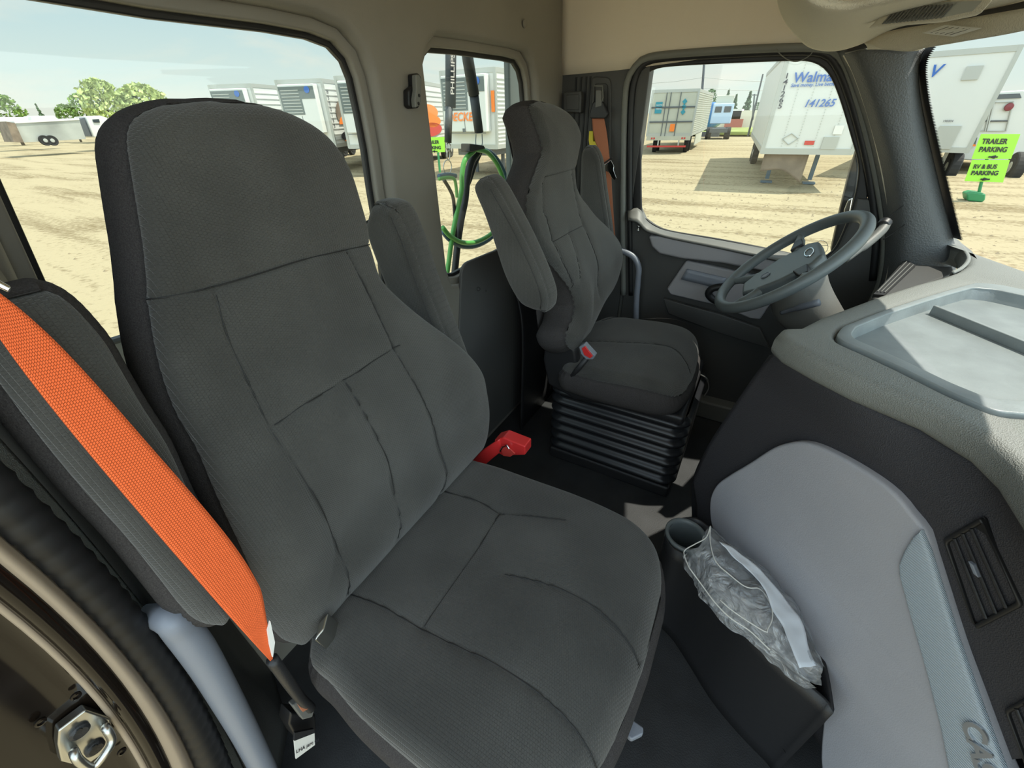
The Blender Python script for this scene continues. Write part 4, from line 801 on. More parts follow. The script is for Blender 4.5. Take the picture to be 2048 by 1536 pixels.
for e in ([(1421, 1052), (1420, 1078), (1426, 1110), (1437, 1130), (1460, 1150), (1485, 1170), (1500, 1176), (1520, 1178), (1540, 1205), (1545, 1235), (1535, 1258), (1528, 1262), (1470, 1225), (1440, 1200)], [(1421, 1052), (1412, 1075), (1390, 1088), (1370, 1100), (1369, 1112), (1378, 1135)], [(1378, 1135), (1400, 1165), (1430, 1205), (1460, 1235), (1500, 1262), (1540, 1300)]):
    MB().tube(resample([BG(a, b, .085 if i else .09) for i, (a, b) in enumerate(e)], 60), .0012, 6).build('bag_seam', M['paper'], bag, smooth=True)
crumple(loft('paper_sheet', [[BG(a, b, .088) for a, b in ((1440, 1082), (1475, 1122), (1512, 1160), (1545, 1215), (1580, 1290), (1600, 1335))], [BG(a, b, .085) for a, b in ((1462, 1092), (1505, 1128), (1545, 1168), (1588, 1220), (1616, 1285), (1632, 1330))]], mat('pale_paper', (.80, .84, .90), .8), bag, n=30, sub=8, solid=.001), .006, 20)
crumple(loft('paper_sheet', [[BG(a, b, .03) for a, b in ((1410, 1160), (1450, 1200), (1500, 1250), (1560, 1310), (1610, 1350))], [BG(a, b, .035) for a, b in ((1440, 1165), (1490, 1200), (1540, 1235), (1590, 1290), (1630, 1330))]], mat('cream_paper', (.55, .50, .46), .7), bag, n=30, sub=8, solid=.001), .006, 22)
#==================================================================== OUTSIDE
ZG = -1.3
def gmat():
    m = D.materials.new('sandy_gravel'); m.use_nodes = True; t = m.node_tree; N = t.nodes; L = t.links; b = N['Principled BSDF']; b.inputs['Roughness'].default_value = .95; b.inputs['Specular IOR Level'].default_value = .1
    tc = N.new('ShaderNodeTexCoord'); n1_ = N.new('ShaderNodeTexNoise'); n1_.inputs['Scale'].default_value = 7; n1_.inputs['Detail'].default_value = 8; n1_.inputs['Roughness'].default_value = .7; L.new(tc.outputs['Object'], n1_.inputs[0])
    mp = N.new('ShaderNodeMapping'); mp.inputs['Scale'].default_value = (.12, .9, 1); mp.inputs['Rotation'].default_value = (0, 0, .25); L.new(tc.outputs['Object'], mp.inputs[0])
    n2 = N.new('ShaderNodeTexNoise'); n2.inputs['Scale'].default_value = 1.2; n2.inputs['Detail'].default_value = 6; n2.inputs['Distortion'].default_value = .6; L.new(mp.outputs[0], n2.inputs[0])
    ad = N.new('ShaderNodeMath'); ad.operation = 'ADD'; L.new(n1_.outputs[0], ad.inputs[0]); L.new(n2.outputs[0], ad.inputs[1])
    r = N.new('ShaderNodeValToRGB'); e = r.color_ramp.elements; e[0].position = .72; e[0].color = (.19, .145, .08, 1); e[1].position = 1.2; e[1].color = (.38, .32, .205, 1)
    x = e.new(.92); x.color = (.30, .248, .155, 1)
    L.new(ad.outputs[0], r.inputs[0]); L.new(r.outputs[0], b.inputs['Base Color'])
    bp = N.new('ShaderNodeBump'); bp.inputs['Strength'].default_value = .5; bp.inputs['Distance'].default_value = .05; L.new(ad.outputs[0], bp.inputs['Height']); L.new(bp.outputs[0], b.inputs['Normal']); return m
gr = st(MB().add([(-400, -200, ZG), (400, -200, ZG), (400, 500, ZG), (-400, 500, ZG)], [(0, 1, 2, 3)]).build('ground', gmat()))
# small stones: one uncountable scatter
gs = MB()
for i in range(1500):
    x = random.uniform(-14, 6); y = random.uniform(3, 22); s = random.uniform(.012, .04)
    gs.add([(x-s, y-s, ZG), (x+s, y-s*.6, ZG), (x+s*.7, y+s, ZG), (x-s*.6, y+s, ZG), (x, y, ZG+s*.9)], [(0, 1, 4), (1, 2, 4), (2, 3, 4), (3, 0, 4)])
o = gs.build('gravel', mat('gravel_stone', (.24, .19, .12), .9)); tag(o, 'loose small stones scattered over the sandy yard', 'gravel', kind='stuff')
def wheel(mb, c, ax, r=.5, w=.28): mb.lathe(Vector(c)-Vector(ax)*w/2, ax, [(0, 0), (r*.55, 0), (r*.6, .03), (r*.95, 0), (r, .04), (r, w-.04), (r*.95, w), (r*.6, w-.03), (r*.55, w), (0, w)], 24)
def wheelpart(c, ax, parent, r=.5, w=.28, hubcol='alum'):
    mb = MB(); wheel(mb, c, ax, r, w); o = mb.build('wheel', M['tyre'], parent, smooth=False)
    h = MB(); h.lathe(Vector(c)-Vector(ax)*(w/2+.012), ax, [(0, 0), (r*.3, 0), (r*.42, .02), (r*.5, .03)], 16); h.lathe(Vector(c)+Vector(ax)*(w/2+.012), ax, [(0, 0), (r*.3, 0), (r*.42, -.02), (r*.5, -.03)], 16); h.build('hub', M[hubcol], o)
class Box:      # oriented trailer box: origin = near-left bottom corner on face seen, w = across, l = depth
    def __init__(s, o, w, l): s.o = Vector((o[0], o[1], 0)); s.w = Vector((w[0], w[1], 0)); s.l = Vector((l[0], l[1], 0)); s.W = s.w.length; s.L = s.l.length; s.wh = s.w.normalized(); s.lh = s.l.normalized()
    def pt(s, u, v, z): return s.o+s.wh*u+s.lh*v+Vector((0, 0, z))
    def slab(s, mb, u0, u1, v0, v1, z0, z1): return mb.box(s.pt((u0+u1)/2, (v0+v1)/2, (z0+z1)/2), (u1-u0, v1-v0, z1-z0), (s.wh, s.lh, Vector((0, 0, 1))))
def trailer(name, B, z0, z1, label, cat, group, skin='white', rails=True, loc=None):
    e = empty(name, B.pt(B.W/2, B.L/2, ZG), label, cat, group)
    B.slab(MB(), 0, B.W, 0, B.L, z0, z1).build('body', M[skin], e, bevel=.03)
    if rails:
        r = MB(); B.slab(r, -.02, B.W+.02, -.03, B.L, z1-.16, z1+.01); B.slab(r, -.02, B.W+.02, -.03, B.L, z0-.02, z0+.16)
        for u in (0, B.W): B.slab(r, u-.06, u+.06, -.035, .05, z0, z1)
        r.build('rail', M['alum'], e)
    return e
def ribs(B, e, z0, z1, side=1, n=22, m='alum'):    # horizontal corrugation lines on the right side
    r = MB(); u = B.W+.012 if side > 0 else -.012
    for k in range(n):
        z = z0+(z1-z0)*(k+.5)/n; B.slab(r, u-.012, u+.012, .15, B.L-.1, z-.02, z+.02)
    r.build('side_rib', M[m], e)
# -- Walmart trailer (front face)
B = Box((-.58, 18.9), (2.64, .25), (-1.2, 12.8))
wm = trailer('semi_trailer', B, -.15, 2.8, 'white Walmart semi trailer numbered 141265 parked behind a dark tarp, seen through the driver window', 'trailer', 'parked semi trailers')
lh, wh = B.lh, B.wh; Z = Vector((0, 0, 1)); fz = -B.lh*.045
fn = tuple(-lh); fd = B.pt(0, -.045, 0).dot(-lh)
def FP(a, b): return PN(a, b, fn, fd)
text('lettering', 'Walmart', FP(1585, 165), wh, Z, .26, M['blue'], wm, bold=.02)
text('lettering', 'Save money. Live better.', FP(1581, 174), wh, Z, .09, M['blue'], wm, bold=.02, shear=.1)
text('lettering', '141265', FP(1606, 214), wh, Z, .20, M['blue'], wm, bold=.018, shear=.2)
for k, ch in enumerate('141265'): text('lettering', ch, FP(1568-k*2.7, 157+k*12.0), wh, Z, .14, M['ink'], wm, bold=.015, sx=1.3)
rv = MB()
for u in (.55, 1.0, 1.5, 2.0):
    for k in range(34): rv.box(B.pt(u, -.02, -.0+k*.08), (.02, .02, .02))
rv.build('rivet_row', M['alum'], wm)['kind'] = 'stuff'
MB().box(B.pt(1.35, -.03, .18), (.28, .02, .12), (wh, lh, Z)).build('red_marker', M['redmark'], wm)
d_m = MB().tube([B.pt(.75, -.03, .45), B.pt(.98, -.03, .30), B.pt(.75, -.03, .12), B.pt(.52, -.03, .30)], .015, 6, closed=True); d_m.build('placard_outline', M['alum'], wm)
ht = MB(); B.slab(ht, 1.72, 2.15, -.06, 0, .0, .35); ht.build('hose_socket', M['alum'], wm)
MB().box(B.pt(2.05, -.03, .55), (.25, .02, .25), (wh, lh, Z)).build('notice_plate', M['paper'], wm)
for u in (.55, 2.0):
    g = MB().box(B.pt(u, 1.8, -.65), (.13, .13, 1.0), (wh, lh, Z)).box(B.pt(u, 1.8, -1.25), (.4, .35, .06), (wh, lh, Z)).build('landing_leg', M['bluehose'], wm)
mf = loft('mud_flap', [[B.pt(.12, .25, -.15), B.pt(.8, .2, -.15), B.pt(1.5, .25, -.15)], [B.pt(.12, .25, -.75), B.pt(.8, .15, -.68), B.pt(1.5, .25, -1.08)]], M['wood'], wm, n=12, sub=8, solid=.01)
wheelpart(B.pt(.3, 10.5, -.8), wh, wm); wheelpart(B.pt(2.3, 10.5, -.8), wh, wm); wheelpart(B.pt(.3, 9.2, -.8), wh, wm); wheelpart(B.pt(2.3, 9.2, -.8), wh, wm)
# -- trailer seen from behind, left of it
zt = P(1378, 178, y=33.3).z
B = Box((-8.15, 32.7), (2.72, .6), (-.8, 12.4))
jb_ = trailer('semi_trailer', B, -.25, zt, 'cream semi trailer seen from its rear doors, left in the driver window', 'trailer', 'parked semi trailers', skin='offwhite')
ribs(B, jb_, -.1, zt-.2, 1, 18)
dd_ = MB()
for u in (.9, 1.15, 1.75): B.slab(dd_, u-.02, u+.02, -.07, -.03, -.25, zt-.15)
for z in (.55, 1.35): B.slab(dd_, .05, B.W-.05, -.06, -.03, z-.04, z+.04)
dd_.build('door_bar', M['grill'], jb_)
MB().box(B.pt(.5, -.05, zt-.95), (.42, .02, .62), (B.wh, B.lh, Z)).build('rear_sticker', M['teal'], jb_)
text('sticker_print', 'NOTICE', B.pt(.34, -.065, zt-.85), B.wh, Z, .09, M['paper'], jb_); text('sticker_print', 'HIRING', B.pt(.34, -.065, zt-1.05), B.wh, Z, .08, M['paper'], jb_)
for k in range(3):
    z = zt-.65-k*.28; MB().prism([B.pt(2.05, -.06, z+.16), B.pt(2.2, -.06, z), B.pt(2.05, -.06, z-.16), B.pt(1.9, -.06, z)], tuple(B.lh*.02)).build('diamond_mark', M['teal'], jb_)
MB().box(B.pt(1.55, -.08, .22), (.30, .02, .42), (B.wh, B.lh, Z)).build('orange_plate', M['orangemark'], jb_)
bp_ = MB(); B.slab(bp_, .0, B.W, -.05, .1, -.5, -.25); bp_.build('bumper_beam', M['offwhite'], jb_)
bp_ = MB(); B.slab(bp_, .1, B.W-.2, -.05, .05, -.90, -.80); bp_.build('under_guard', M['redmark'], jb_)
for u in (.8, 2.1): B.slab(MB(), u-.04, u+.04, -.04, .04, -.85, -.5).build('guard_post', M['alum'], jb_)
for u in (.35, .5, B.W-.5, B.W-.35): MB().box(B.pt(u, -.06, -.38), (.1, .03, .1), (B.wh, B.lh, Z)).build('tail_light', M['redmark'], jb_)
for v in (1.6, 2.9):
    for u in (.35, B.W-.35): wheelpart(B.pt(u, v, -.8), B.wh, jb_)
sb_ = MB(); B.slab(sb_, B.W-.05, B.W, 3.6, 8.5, -1.0, -.3); sb_.build('side_skirt', M['offwhite'], jb_)
# -- right trailer with a V showing, through the windshield
B = Box((3.35, 24.6), (2.75, -.75), (2.7, 11.5))
zt2 = 2.62
rt_ = trailer('semi_trailer', B, -.35, 2.8, 'pale trailer through the windshield with a blue letter and a square vent near its top', 'trailer', 'parked semi trailers')
text('lettering', 'V', B.pt(.72, -.05, 2.05), B.wh, Z, .36, M['blue'], rt_, bold=.02, shear=.2)
vt = MB(); B.slab(vt, 1.72, 2.15, -.06, 0, 1.9, 2.3); vt.build('roof_vent', M['alum'], rt_)
text('unit_number', '190004', B.pt(1.75, -.05, .62), B.wh, Z, .07, M['ink'], rt_)
hs = MB(); B.slab(hs, 1.75, 2.35, -.08, 0, -.25, .5); hs.build('hose_socket', M['alum'], rt_)
wheelpart(B.pt(.4, 9, -.8), B.wh, rt_); wheelpart(B.pt(2.4, 9, -.8), B.wh, rt_)
for u in (.5, 2.3): MB().box(B.pt(u, 2, -.8), (.13, .13, 1.), (B.wh, B.lh, Z)).build('landing_leg', M['alum'], rt_)
# -- reefers in a row (behind the seats)
def reefer(o, w, L, label, grpname='parked semi trailers', graphics=False):
    ld = Vector((-w[1], w[0], 0)).normalized()*L; B = Box(o, w, (ld.x, ld.y)); e = trailer('semi_trailer', B, -.1, 2.8, label, 'trailer', grpname)
    u = MB(); B.slab(u, .25, B.W-.25, -.42, -.03, .55, 2.6); un = u.build('cooling_unit', M['white'], e, bevel=.05)
    u = MB(); B.slab(u, .28, B.W*.58, -.44, -.42, 1.35, 2.5); B.slab(u, B.W*.58, B.W-.28, -.44, -.42, 2.0, 2.5); u.build('grille_panel', M['grillgrey'], un)
    u = MB()
    for k in range(8): B.slab(u, .38, B.W*.55, -.46, -.44, 1.42+k*.13, 1.455+k*.13)
    u.build('grille_bar', M['alum'], un)
    u = MB(); u.lathe(B.pt(B.W-.62, -.45, 2.36), -B.lh, [(.0, .02), (.14, .02), (.14, 0)], 20); u.build('oval_badge', M['blue'], un)
    u = MB(); B.slab(u, B.W*.5-.01, B.W*.5+.01, -.43, -.41, .55, 1.3); B.slab(u, .3, B.W-.3, -.43, -.41, .5, .53); u.build('panel_gap', M['grill'], un)
    for q_ in (.6, B.W-.6):
        MB().box(B.pt(q_, 1.6, -.7), (.13, .13, 1.1), (B.wh, B.lh, Z)).build('landing_leg', M['grill'], e)
    for v in (L-1.2, L-2.5):
        for q_ in (.3, B.W-.3): wheelpart(B.pt(q_, v, -.8), B.wh, e)
    u = MB(); B.slab(u, .4, B.W-.4, .3, L-.3, -.4, -.12); u.build('chassis', M['grill'], e)
    return e, B
r1, B1 = reefer((-27.8, 15.7), (2.3, .9), 11.5, 'farthest left white refrigerated trailer with blue diamond marks on its side, above the foreground headrest')
ribs(B1, r1, .1, 2.5, 1, 10)
for k in range(2): 
    z = 1.9-k*.75; MB().prism([B1.pt(B1.W+.03, 2.6, z+.35), B1.pt(B1.W+.03, 3.0, z), B1.pt(B1.W+.03, 2.6, z-.35), B1.pt(B1.W+.03, 2.2, z)], tuple(B1.wh*.02)).build('diamond_mark', M['teal'], r1)
text('lettering', 'Jo', B1.pt(B1.W+.03, 4.4, 1.6), B1.lh, Z, .55, M['ink'], r1, bold=.01); text('lettering', 'C', B1.pt(B1.W+.03, 4.6, .7), B1.lh, Z, .55, M['ink'], r1, bold=.01)
r2, B2 = reefer((-22.6, 16.1), (2.25, .88), 11.5, 'middle white refrigerated trailer with dark and orange side graphics, right of the foreground headrest')
for k, ch in enumerate('H303133'): text('unit_number', ch, B2.pt(B2.W+.03, .22, 2.2-k*.24), B2.lh, Z, .17, M['ink'], r2, bold=.015)
def blob(B, e, c, rv_, rz, m, a0=0, a1=360, off=.03):
    pts = [B.pt(B.W+off, c[0]+rv_*math.cos(math.radians(t)), c[1]+rz*math.sin(math.radians(t))) for t in np.linspace(a0, a1, 24, endpoint=a1-a0 < 360)]; MB().prism(pts, tuple(B.wh*.01)).build('side_graphic', M[m], e)
ribs(B2, r2, .1, 2.5, 1, 10)
blob(B2, r2, (2.3, 1.35), 1.6, .8, 'wood', 20, 200, .035); blob(B2, r2, (2.5, .9), 1.7, .55, 'orangemark', 0, 180, .05); blob(B2, r2, (2.2, .35), 1.5, .3, 'ink', 0, 360, .06); blob(B2, r2, (2.6, .12), 1.6, .22, 'orangemark', 0, 180, .07)
r3_, B3 = reefer((-18.8, 16.5), (2.35, .92), 11.5, 'refrigerated trailer at the right edge of the large rear window, script lettering below its unit')
text('lettering', 'Kirchhoff', B3.pt(.55, -.05, .22), B3.wh, Z, .3, M['ink'], r3_, shear=.4)
ribs(B3, r3_, .1, 2.5, 1, 10)
blob(B3, r3_, (5.2, 1.35), 2.0, .4, 'orangemark', off=.04); blob(B3, r3_, (5.5, .5), 2.2, .35, 'redmark', off=.05); blob(B3, r3_, (6, .9), 1.6, .3, 'orangemark', off=.05)
r4, B4 = reefer((-13.75, 17.9), (2.7, .1), 12, 'white DECKER refrigerated trailer seen through the small rear window')
text('lettering', 'DECKER', B4.pt(.44, -.46, .98), B4.wh, Z, .30, M['orangemark'], r4, bold=.02, shear=.2)
MB().box(B4.pt(B4.W-.1, -.06, 1.65), (.16, .02, .75), (B4.wh, B4.lh, Z)).build('red_decal', M['orangemark'], r4)
MB().box(B4.pt(1.3, -.45, .62), (.14, .02, .14), (B4.wh, B4.lh, Z)).build('fuel_cap', M['grill'], r4)
ribs(B4, r4, .1, 2.5, 1, 16)
#---------------------------------------------------------------- air hoses behind the cab
XH = -1.20
def HP(a, b, dx=0): return P(a, b, x=XH+dx)
h1 = empty('hose_tender', HP(898, 200), 'black hose tender tube with white PHILLIPS lettering, left in the small rear window', 'hose tender', 'hose tenders behind the cab')
MB().tube([HP(902, 60), HP(901, 215)], .021, 14).build('sleeve', M['tender'], h1, smooth=True)
MB().tube([HP(898, 215), HP(896, 285)], .015, 14).build('spring_tube', M['tender'], h1, smooth=True)
a, b = HP(908, 190, .024), HP(909, 105, .024); text('lettering', 'PHILLIPS', a, (b-a), Vector((0, -1, 0)), .023, M['paper'], h1, th=.0005, bold=.015, sx=1.1)
for k, (x_, y_, w_, h_) in enumerate(((897, 294, 4, 8), (897, 310, 3, 10), (895, 334, 8, 14))):
    MB().tube([HP(x_+w_*math.cos(t), y_+h_*math.sin(t)) for t in np.linspace(0, 2*math.pi, 24, endpoint=False)], .0022, 6, closed=True).build('chain_link', M['steel'], h1, smooth=True)
h2 = empty('hose_tender', HP(945, 200), 'slanted black hose tender tube without lettering, centre of the small rear window', 'hose tender', 'hose tenders behind the cab')
MB().tube([HP(928, 60), HP(936, 120), HP(948, 190)], .023, 14).build('sleeve', M['tender'], h2, smooth=True)
MB().tube([HP(948, 190), HP(958, 265)], .020, 14).build('spring_tube', M['tender'], h2, smooth=True)
MB().tube(resample([HP(952, 268), HP(952, 290), HP(958, 300), HP(964, 290), HP(964, 268)], 24), .0018, 6).build('hook_wire', M['bluehose'], h2)
def hose(nm, pts, r, m, lab, dx=0, cat='air hose', grp='air and power hoses behind the cab'):
    o = MB().tube(resample([HP(a, b, dx) for a, b in pts], 80), r, 10).build(nm, M[m], smooth=True); return tag(o, lab, cat, grp)
loop = [(950, 298), (975, 305), (995, 330), (1008, 365), (1012, 400), (1002, 435), (985, 465), (955, 483), (925, 485), (900, 472), (885, 455)]
hose('air_hose', loop, .011, 'green', 'green air hose hanging in a large loop outside the small rear window')
hose('air_hose', [(a+7, b+1) if b < 420 else (a, b+8) for a, b in loop], .011, 'bluehose', 'dark blue air hose running beside the looped green hose', -.02)
hose('air_hose', [(948, 302), (930, 320), (924, 350), (923, 380), (915, 420), (905, 470), (898, 520), (890, 580)], .011, 'green', 'green air hose dropping straight down beside the thick black cable', -.01)
hose('power_cable', [(955, 305), (942, 325), (934, 360), (930, 400), (922, 440), (915, 490), (908, 560)], .017, 'black', 'thick black power cable hanging down the middle of the small rear window', -.04, 'cable')
hose('power_cable', [(962, 303), (950, 330), (938, 365), (925, 385)], .010, 'black', 'short black cable tied beside the thick power cable', -.06, 'cable')
tag(MB().prism([HP(a, b, .012) for a, b in ((940, 287), (968, 291), (972, 297), (945, 304), (940, 304))], (-.05, 0, 0)).build('hose_clamp', M['black'], bevel=.004), 'black clamp holding the green hose loop at its top', 'clamp')
o = MB(); o.tube(resample([HP(878, 353), HP(895, 350), HP(911, 352)], 20), .010, 10); tag(o.build('hose_clamp', M['bluehose'], smooth=True), 'dark bar clamp hanging from the chain at the left of the small rear window', 'clamp')
hose('air_hose', [(878, 358), (895, 355), (908, 358), (912, 372), (914, 395)], .007, 'green', 'short green hose bent over the dark bar clamp', .01)
hose('power_cable', [(888, 360), (900, 380), (907, 400), (910, 440), (912, 480)], .008, 'black', 'thin black cable forming a V with the thick power cable', -.02, 'cable')
# exhaust/vertical fairing panel at the right of the small rear window
xf = [P(a, b, x=-1.05) for a, b in ((1012, 110), (1080, 110), (1080, 420), (1020, 420))]
tag(MB().box((-1.05, xf[0].y+.35, .9), (.03, .70, 1.3)).build('side_fairing', M['grillgrey'], bevel=.01), 'grey cab side fairing behind the small rear window, at its right edge', 'fairing')
# deck plates behind cab seen between seat and armrest
dk = empty('deck_plate', (-1.15, .3, .55), 'aluminium deck plate outside the rear window, between the foreground armrest and backrest', 'deck plate')
MB().prism([P(a, b, x=-1.1) for a, b in ((206, 690), (262, 668), (320, 800), (330, 860), (280, 850))], (-.02, 0, 0)).build('plate', M['alum'], dk)
MB().tube([P(200, 690, x=-1.08), P(270, 668, x=-1.08)], .008, 8).build('plate_rim', M['grill'], dk)
text('plate_print', 'dnp', P(250, 742, x=-1.08), Vector((0, 1, .1)), Z, .012, M['ink'], dk, th=.0005)
# driver side mirror
mr = empty('side_mirror', P(1695, 400, y=2.1), 'tall black side mirror outside the driver window near the pillar', 'mirror')
MB().prism([P(a, b, y=2.12) for a, b in ((1716, 290), (1722, 300), (1712, 400), (1692, 460), (1664, 520), (1662, 500), (1680, 420), (1700, 340))], (0, .05, 0)).build('mirror_shell', M['darker'], mr, bevel=.01)
MB().prism([P(a, b, y=2.10) for a, b in ((1706, 395), (1700, 425), (1688, 436), (1688, 420), (1696, 400))], (0, .02, 0)).build('mirror_glass', M['chrome'], mr, bevel=.004)
dcl = empty('window_decal', P(1643, 494, y=YW+.025), 'round translucent decal with a red figure low on the driver window', 'decal')
MB().tube([P(1643+13*math.cos(t), 494+13*math.sin(t), y=YW+.024) for t in np.linspace(0, 2*math.pi, 30, endpoint=False)], .0008, 5, closed=True).build('decal_ring', M['alum'], dcl)
MB().tube([P(1640, 489, y=YW+.024), P(1644, 497, y=YW+.024), P(1638, 504, y=YW+.024)], .0012, 5).build('decal_figure', M['redmark'], dcl); MB().tube([P(1631, 492, y=YW+.024), P(1655, 491, y=YW+.024)], .001, 5).build('decal_bar', M['ink'], dcl)
#---------------------------------------------------------------- lime signs
def sign(name, quad, D_, lines, arrow, label, fs=.6):
    q = [P(a, b, y=D_) for a, b in quad]     # TL TR BR BL
    e = empty(name, (q[3]+q[2])/2, label, 'sign', 'lime parking signs')
    n = (q[1]-q[0]).cross(q[3]-q[0]).normalized(); n = n if n.y < 0 else -n
    MB().prism(q, tuple(-n*.01)).build('board', M['lime'], e)
    r = (q[1]-q[0]); u = (q[0]-q[3]); Hh = u.length; Wd = r.length
    for k, (s, f0) in enumerate(lines): text('lettering', s, q[3]+u*f0+r*.10+n*.012, r, u, Hh*.2, M['ink'], e, th=.004, bold=.03, sx=Wd*.78/(len(s)*.64*Hh*.2/.7))
    a0, a1 = q[3]+u*.1+r*.42+n*.015, q[3]+u*.1+r*.66+n*.015
    if not arrow: a0, a1 = a1, a0
    mb = MB().tube([a0, a1], .02, 6); mb.tube([a1-(a1-a0).normalized()*.14, a1], [.05, .002], 6); mb.build('arrow', M['ink'], e); return e
s1 = sign('parking_sign', [(1962, 268), (2041, 268), (2022, 318), (1943, 318)], 18.8, [('TRAILER', .62), ('PARKING', .30)], False, 'lime green sign reading TRAILER PARKING with a left arrow, through the windshield')
s2 = sign('parking_sign', [(1944, 320), (2020, 320), (2006, 365), (1929, 362)], 18.8, [('RV & BUS', .60), ('PARKING', .30)], True, 'lime green sign reading RV & BUS PARKING with a right arrow, under the other lime sign')
pb = empty('sign_post', P(1955, 398, y=18.8), 'dark green post and weighted base holding the two lime signs', 'sign post')
MB().tube([P(1955, 398, y=18.87), P(1985, 270, y=18.87)], .04, 8).build('post', M['greenbase'], pb)
MB().prism([P(a, b, y=18.6) for a, b in ((1933, 388), (1945, 384), (1972, 388), (1971, 400), (1965, 405), (1935, 402))], (0, .5, 0)).build('weighted_base', M['greenbase'], pb, bevel=.05)
s3 = sign('parking_sign', [(845, 275), (889, 274), (890, 304), (847, 306)], 16.0, [('TRAILER', .6), ('PARKING', .25)], False, 'lime green parking sign partly hidden by the pillar, in the small rear window')
MB().tube([P(876, 304, y=16.05), P(880, 345, y=16.05)], .05, 8).build('post', M['greenbase'], s3)
#---------------------------------------------------------------- distant vehicles, buildings
dt = empty('day_cab_truck', P(1433, 279, z=ZG), 'pale blue day cab truck seen from behind, centre of the driver window', 'truck')
c = P(1433, 279, z=ZG); ux = Vector((.99, .12, 0)); uy = Vector((-.12, .99, 0))
def TB(mb, u, v, z, su, sv, sz): return mb.box(c+ux*u+uy*v+Z*z, (su, sv, sz), (ux, uy, Z))
TB(MB(), 0, 3, 2.1, 1.9, 1.6, 1.7).build('cab', mat('pale_blue_paint', (.45, .58, .72), .4), dt, bevel=.08)
TB(MB(), 0, 3.3, 3.25, 1.6, .6, .7).build('roof_fairing', M['offwhite'], dt, bevel=.05)
for u in (-.42, .42): TB(MB(), u, 2.18, 2.45, .62, .04, .5).build('rear_window', M['win'], dt)
TB(MB(), 0, 1.6, .75, 1.6, 3.4, .35).build('frame', M['grill'], dt)
for u in (-.85, .85): 
    for v in (.5, 1.8): wheelpart(c+ux*u+uy*v+Z*.5, ux, dt, w=.5)
st_ = empty('storage_tank', P(1412, 262, y=58), 'blue tank truck partly hidden beside the pale blue day cab', 'tank')
MB().lathe(P(1417, 232, y=58), (0, 1, 0), [(0, 0), (1.1, 0), (1.3, .3), (1.3, 4), (0, 4.2)], 20).build('tank', M['skyblue'], st_, smooth=True)
MB().box(P(1420, 268, y=57), (2.2, 3, .5)).build('frame', M['grill'], st_)
bd_ = empty('building', P(1480, 262, y=75), 'low cream building behind a grass bank in the driver window', 'building')
MB().box(P(1490, 250, y=76), (8, 5, 3.4)).build('wall', M['cream'], bd_); MB().box(P(1466, 232, y=75), (2.2, 3, 1.6)).build('roof_unit', M['white'], bd_)
MB().box(P(1466, 252, y=72.5), (2.2, .3, 1.6)).build('red_awning', mat('faded_red_awning', (.38, .13, .10), .7), bd_)
gb = MB().box(P(1480, 262, y=62), (16, 12, .35)).build('grass_bank', mat('bright_grass', (.26, .30, .09), .9, var=(.5, .3)), bevel=.1); tag(gb, 'bright green grass bank beyond the yard, in the driver window', 'grass')
def pole(a, b, yd, r, lab, arm=None):
    o = empty('utility_pole', P(*b, y=yd), lab, 'pole', 'utility poles'); p0, p1 = P(*a, y=yd), P(*b, y=yd)
    MB().tube([p1, p0], [r, r*.7], 8).build('shaft', M['grill'], o)
    if arm: MB().tube([P(arm[0], arm[1], y=yd), P(arm[2], arm[3], y=yd)], r*.5, 6).build('cross_arm', M['grill'], o)
    return o
pole((1411, 90), (1398, 268), 46, .12, 'tall utility pole above the cream trailer in the driver window')
pole((1526, 148), (1496, 272), 30, .055, 'slim light pole just left of the Walmart trailer')
pole((1509, 188), (1505, 240), 70, .12, 'short distant utility pole behind the slim light pole', (1503, 190, 1514, 190))
for i, (a, b) in enumerate((((1285, 168), (1408, 155)), ((1408, 155), (1530, 163)), ((1405, 176), (1530, 181)))):
    tag(MB().tube([P(*a, y=46), P((a[0]+b[0])/2, (a[1]+b[1])/2+2, y=46), P(*b, y=46)], .02, 5).build('power_line', M['alum']), ['power line left of the tall utility pole', 'upper power line right of the tall utility pole', 'lower power line right of the tall utility pole'][i], 'power line', 'power lines')
# enclosed trailer and rigs far left
et = empty('cargo_trailer', P(95, 285, z=ZG), 'long silver enclosed cargo trailer far off at the left of the large rear window', 'trailer')
def farbox(mb, x0, y0_, x1, y1_, dist, th=2.5):
    a = P(x0, y1_, x=dist); b = P(x1, y1_, x=dist); c_ = P(x1, y0_, x=dist); d__ = P(x0, y0_, x=dist); return mb.prism([a, b, c_, d__], (-th, 0, 0))
MB().prism([P(a, b, x=-60) for a, b in ((30, 246), (158, 239), (172, 278), (48, 285))], (-2.5, 0, 0)).build('body', mat('silver_skin', (.40, .41, .38), .35, .3, var=(.4, .25)), et)
MB().prism([P(a, b, x=-59.5) for a, b in ((12, 243), (30, 246), (48, 285), (28, 284))], (-2.5, 0, 0)).build('front_panel', M['wood'], et)
MB().prism([P(a, b, x=-59.9) for a, b in ((28, 243), (158, 236), (159, 240), (30, 247))], (-2.6, 0, 0)).build('roof_rail', M['white'], et)
for a in (90, 104): wheelpart(P(a, 281, x=-59.8), Vector((1, 0, 0)), et, r=.42, w=.3)
cb = empty('parked_rig', P(40, 245, x=-75), 'white parked rig roofline behind the silver cargo trailer', 'truck')
farbox(MB(), -20, 234, 62, 246, -75).build('body', M['white'], cb, bevel=.1); MB().prism([P(a, b, x=-74) for a, b in ((62, 232), (108, 231), (120, 240), (64, 243))], (-2.5, 0, 0)).build('cab_roof', M['white'], cb, bevel=.1)
wc = empty('sleeper_truck', P(195, 275, x=-62), 'white sleeper truck cab beside the silver cargo trailer, left of the headrest', 'truck')
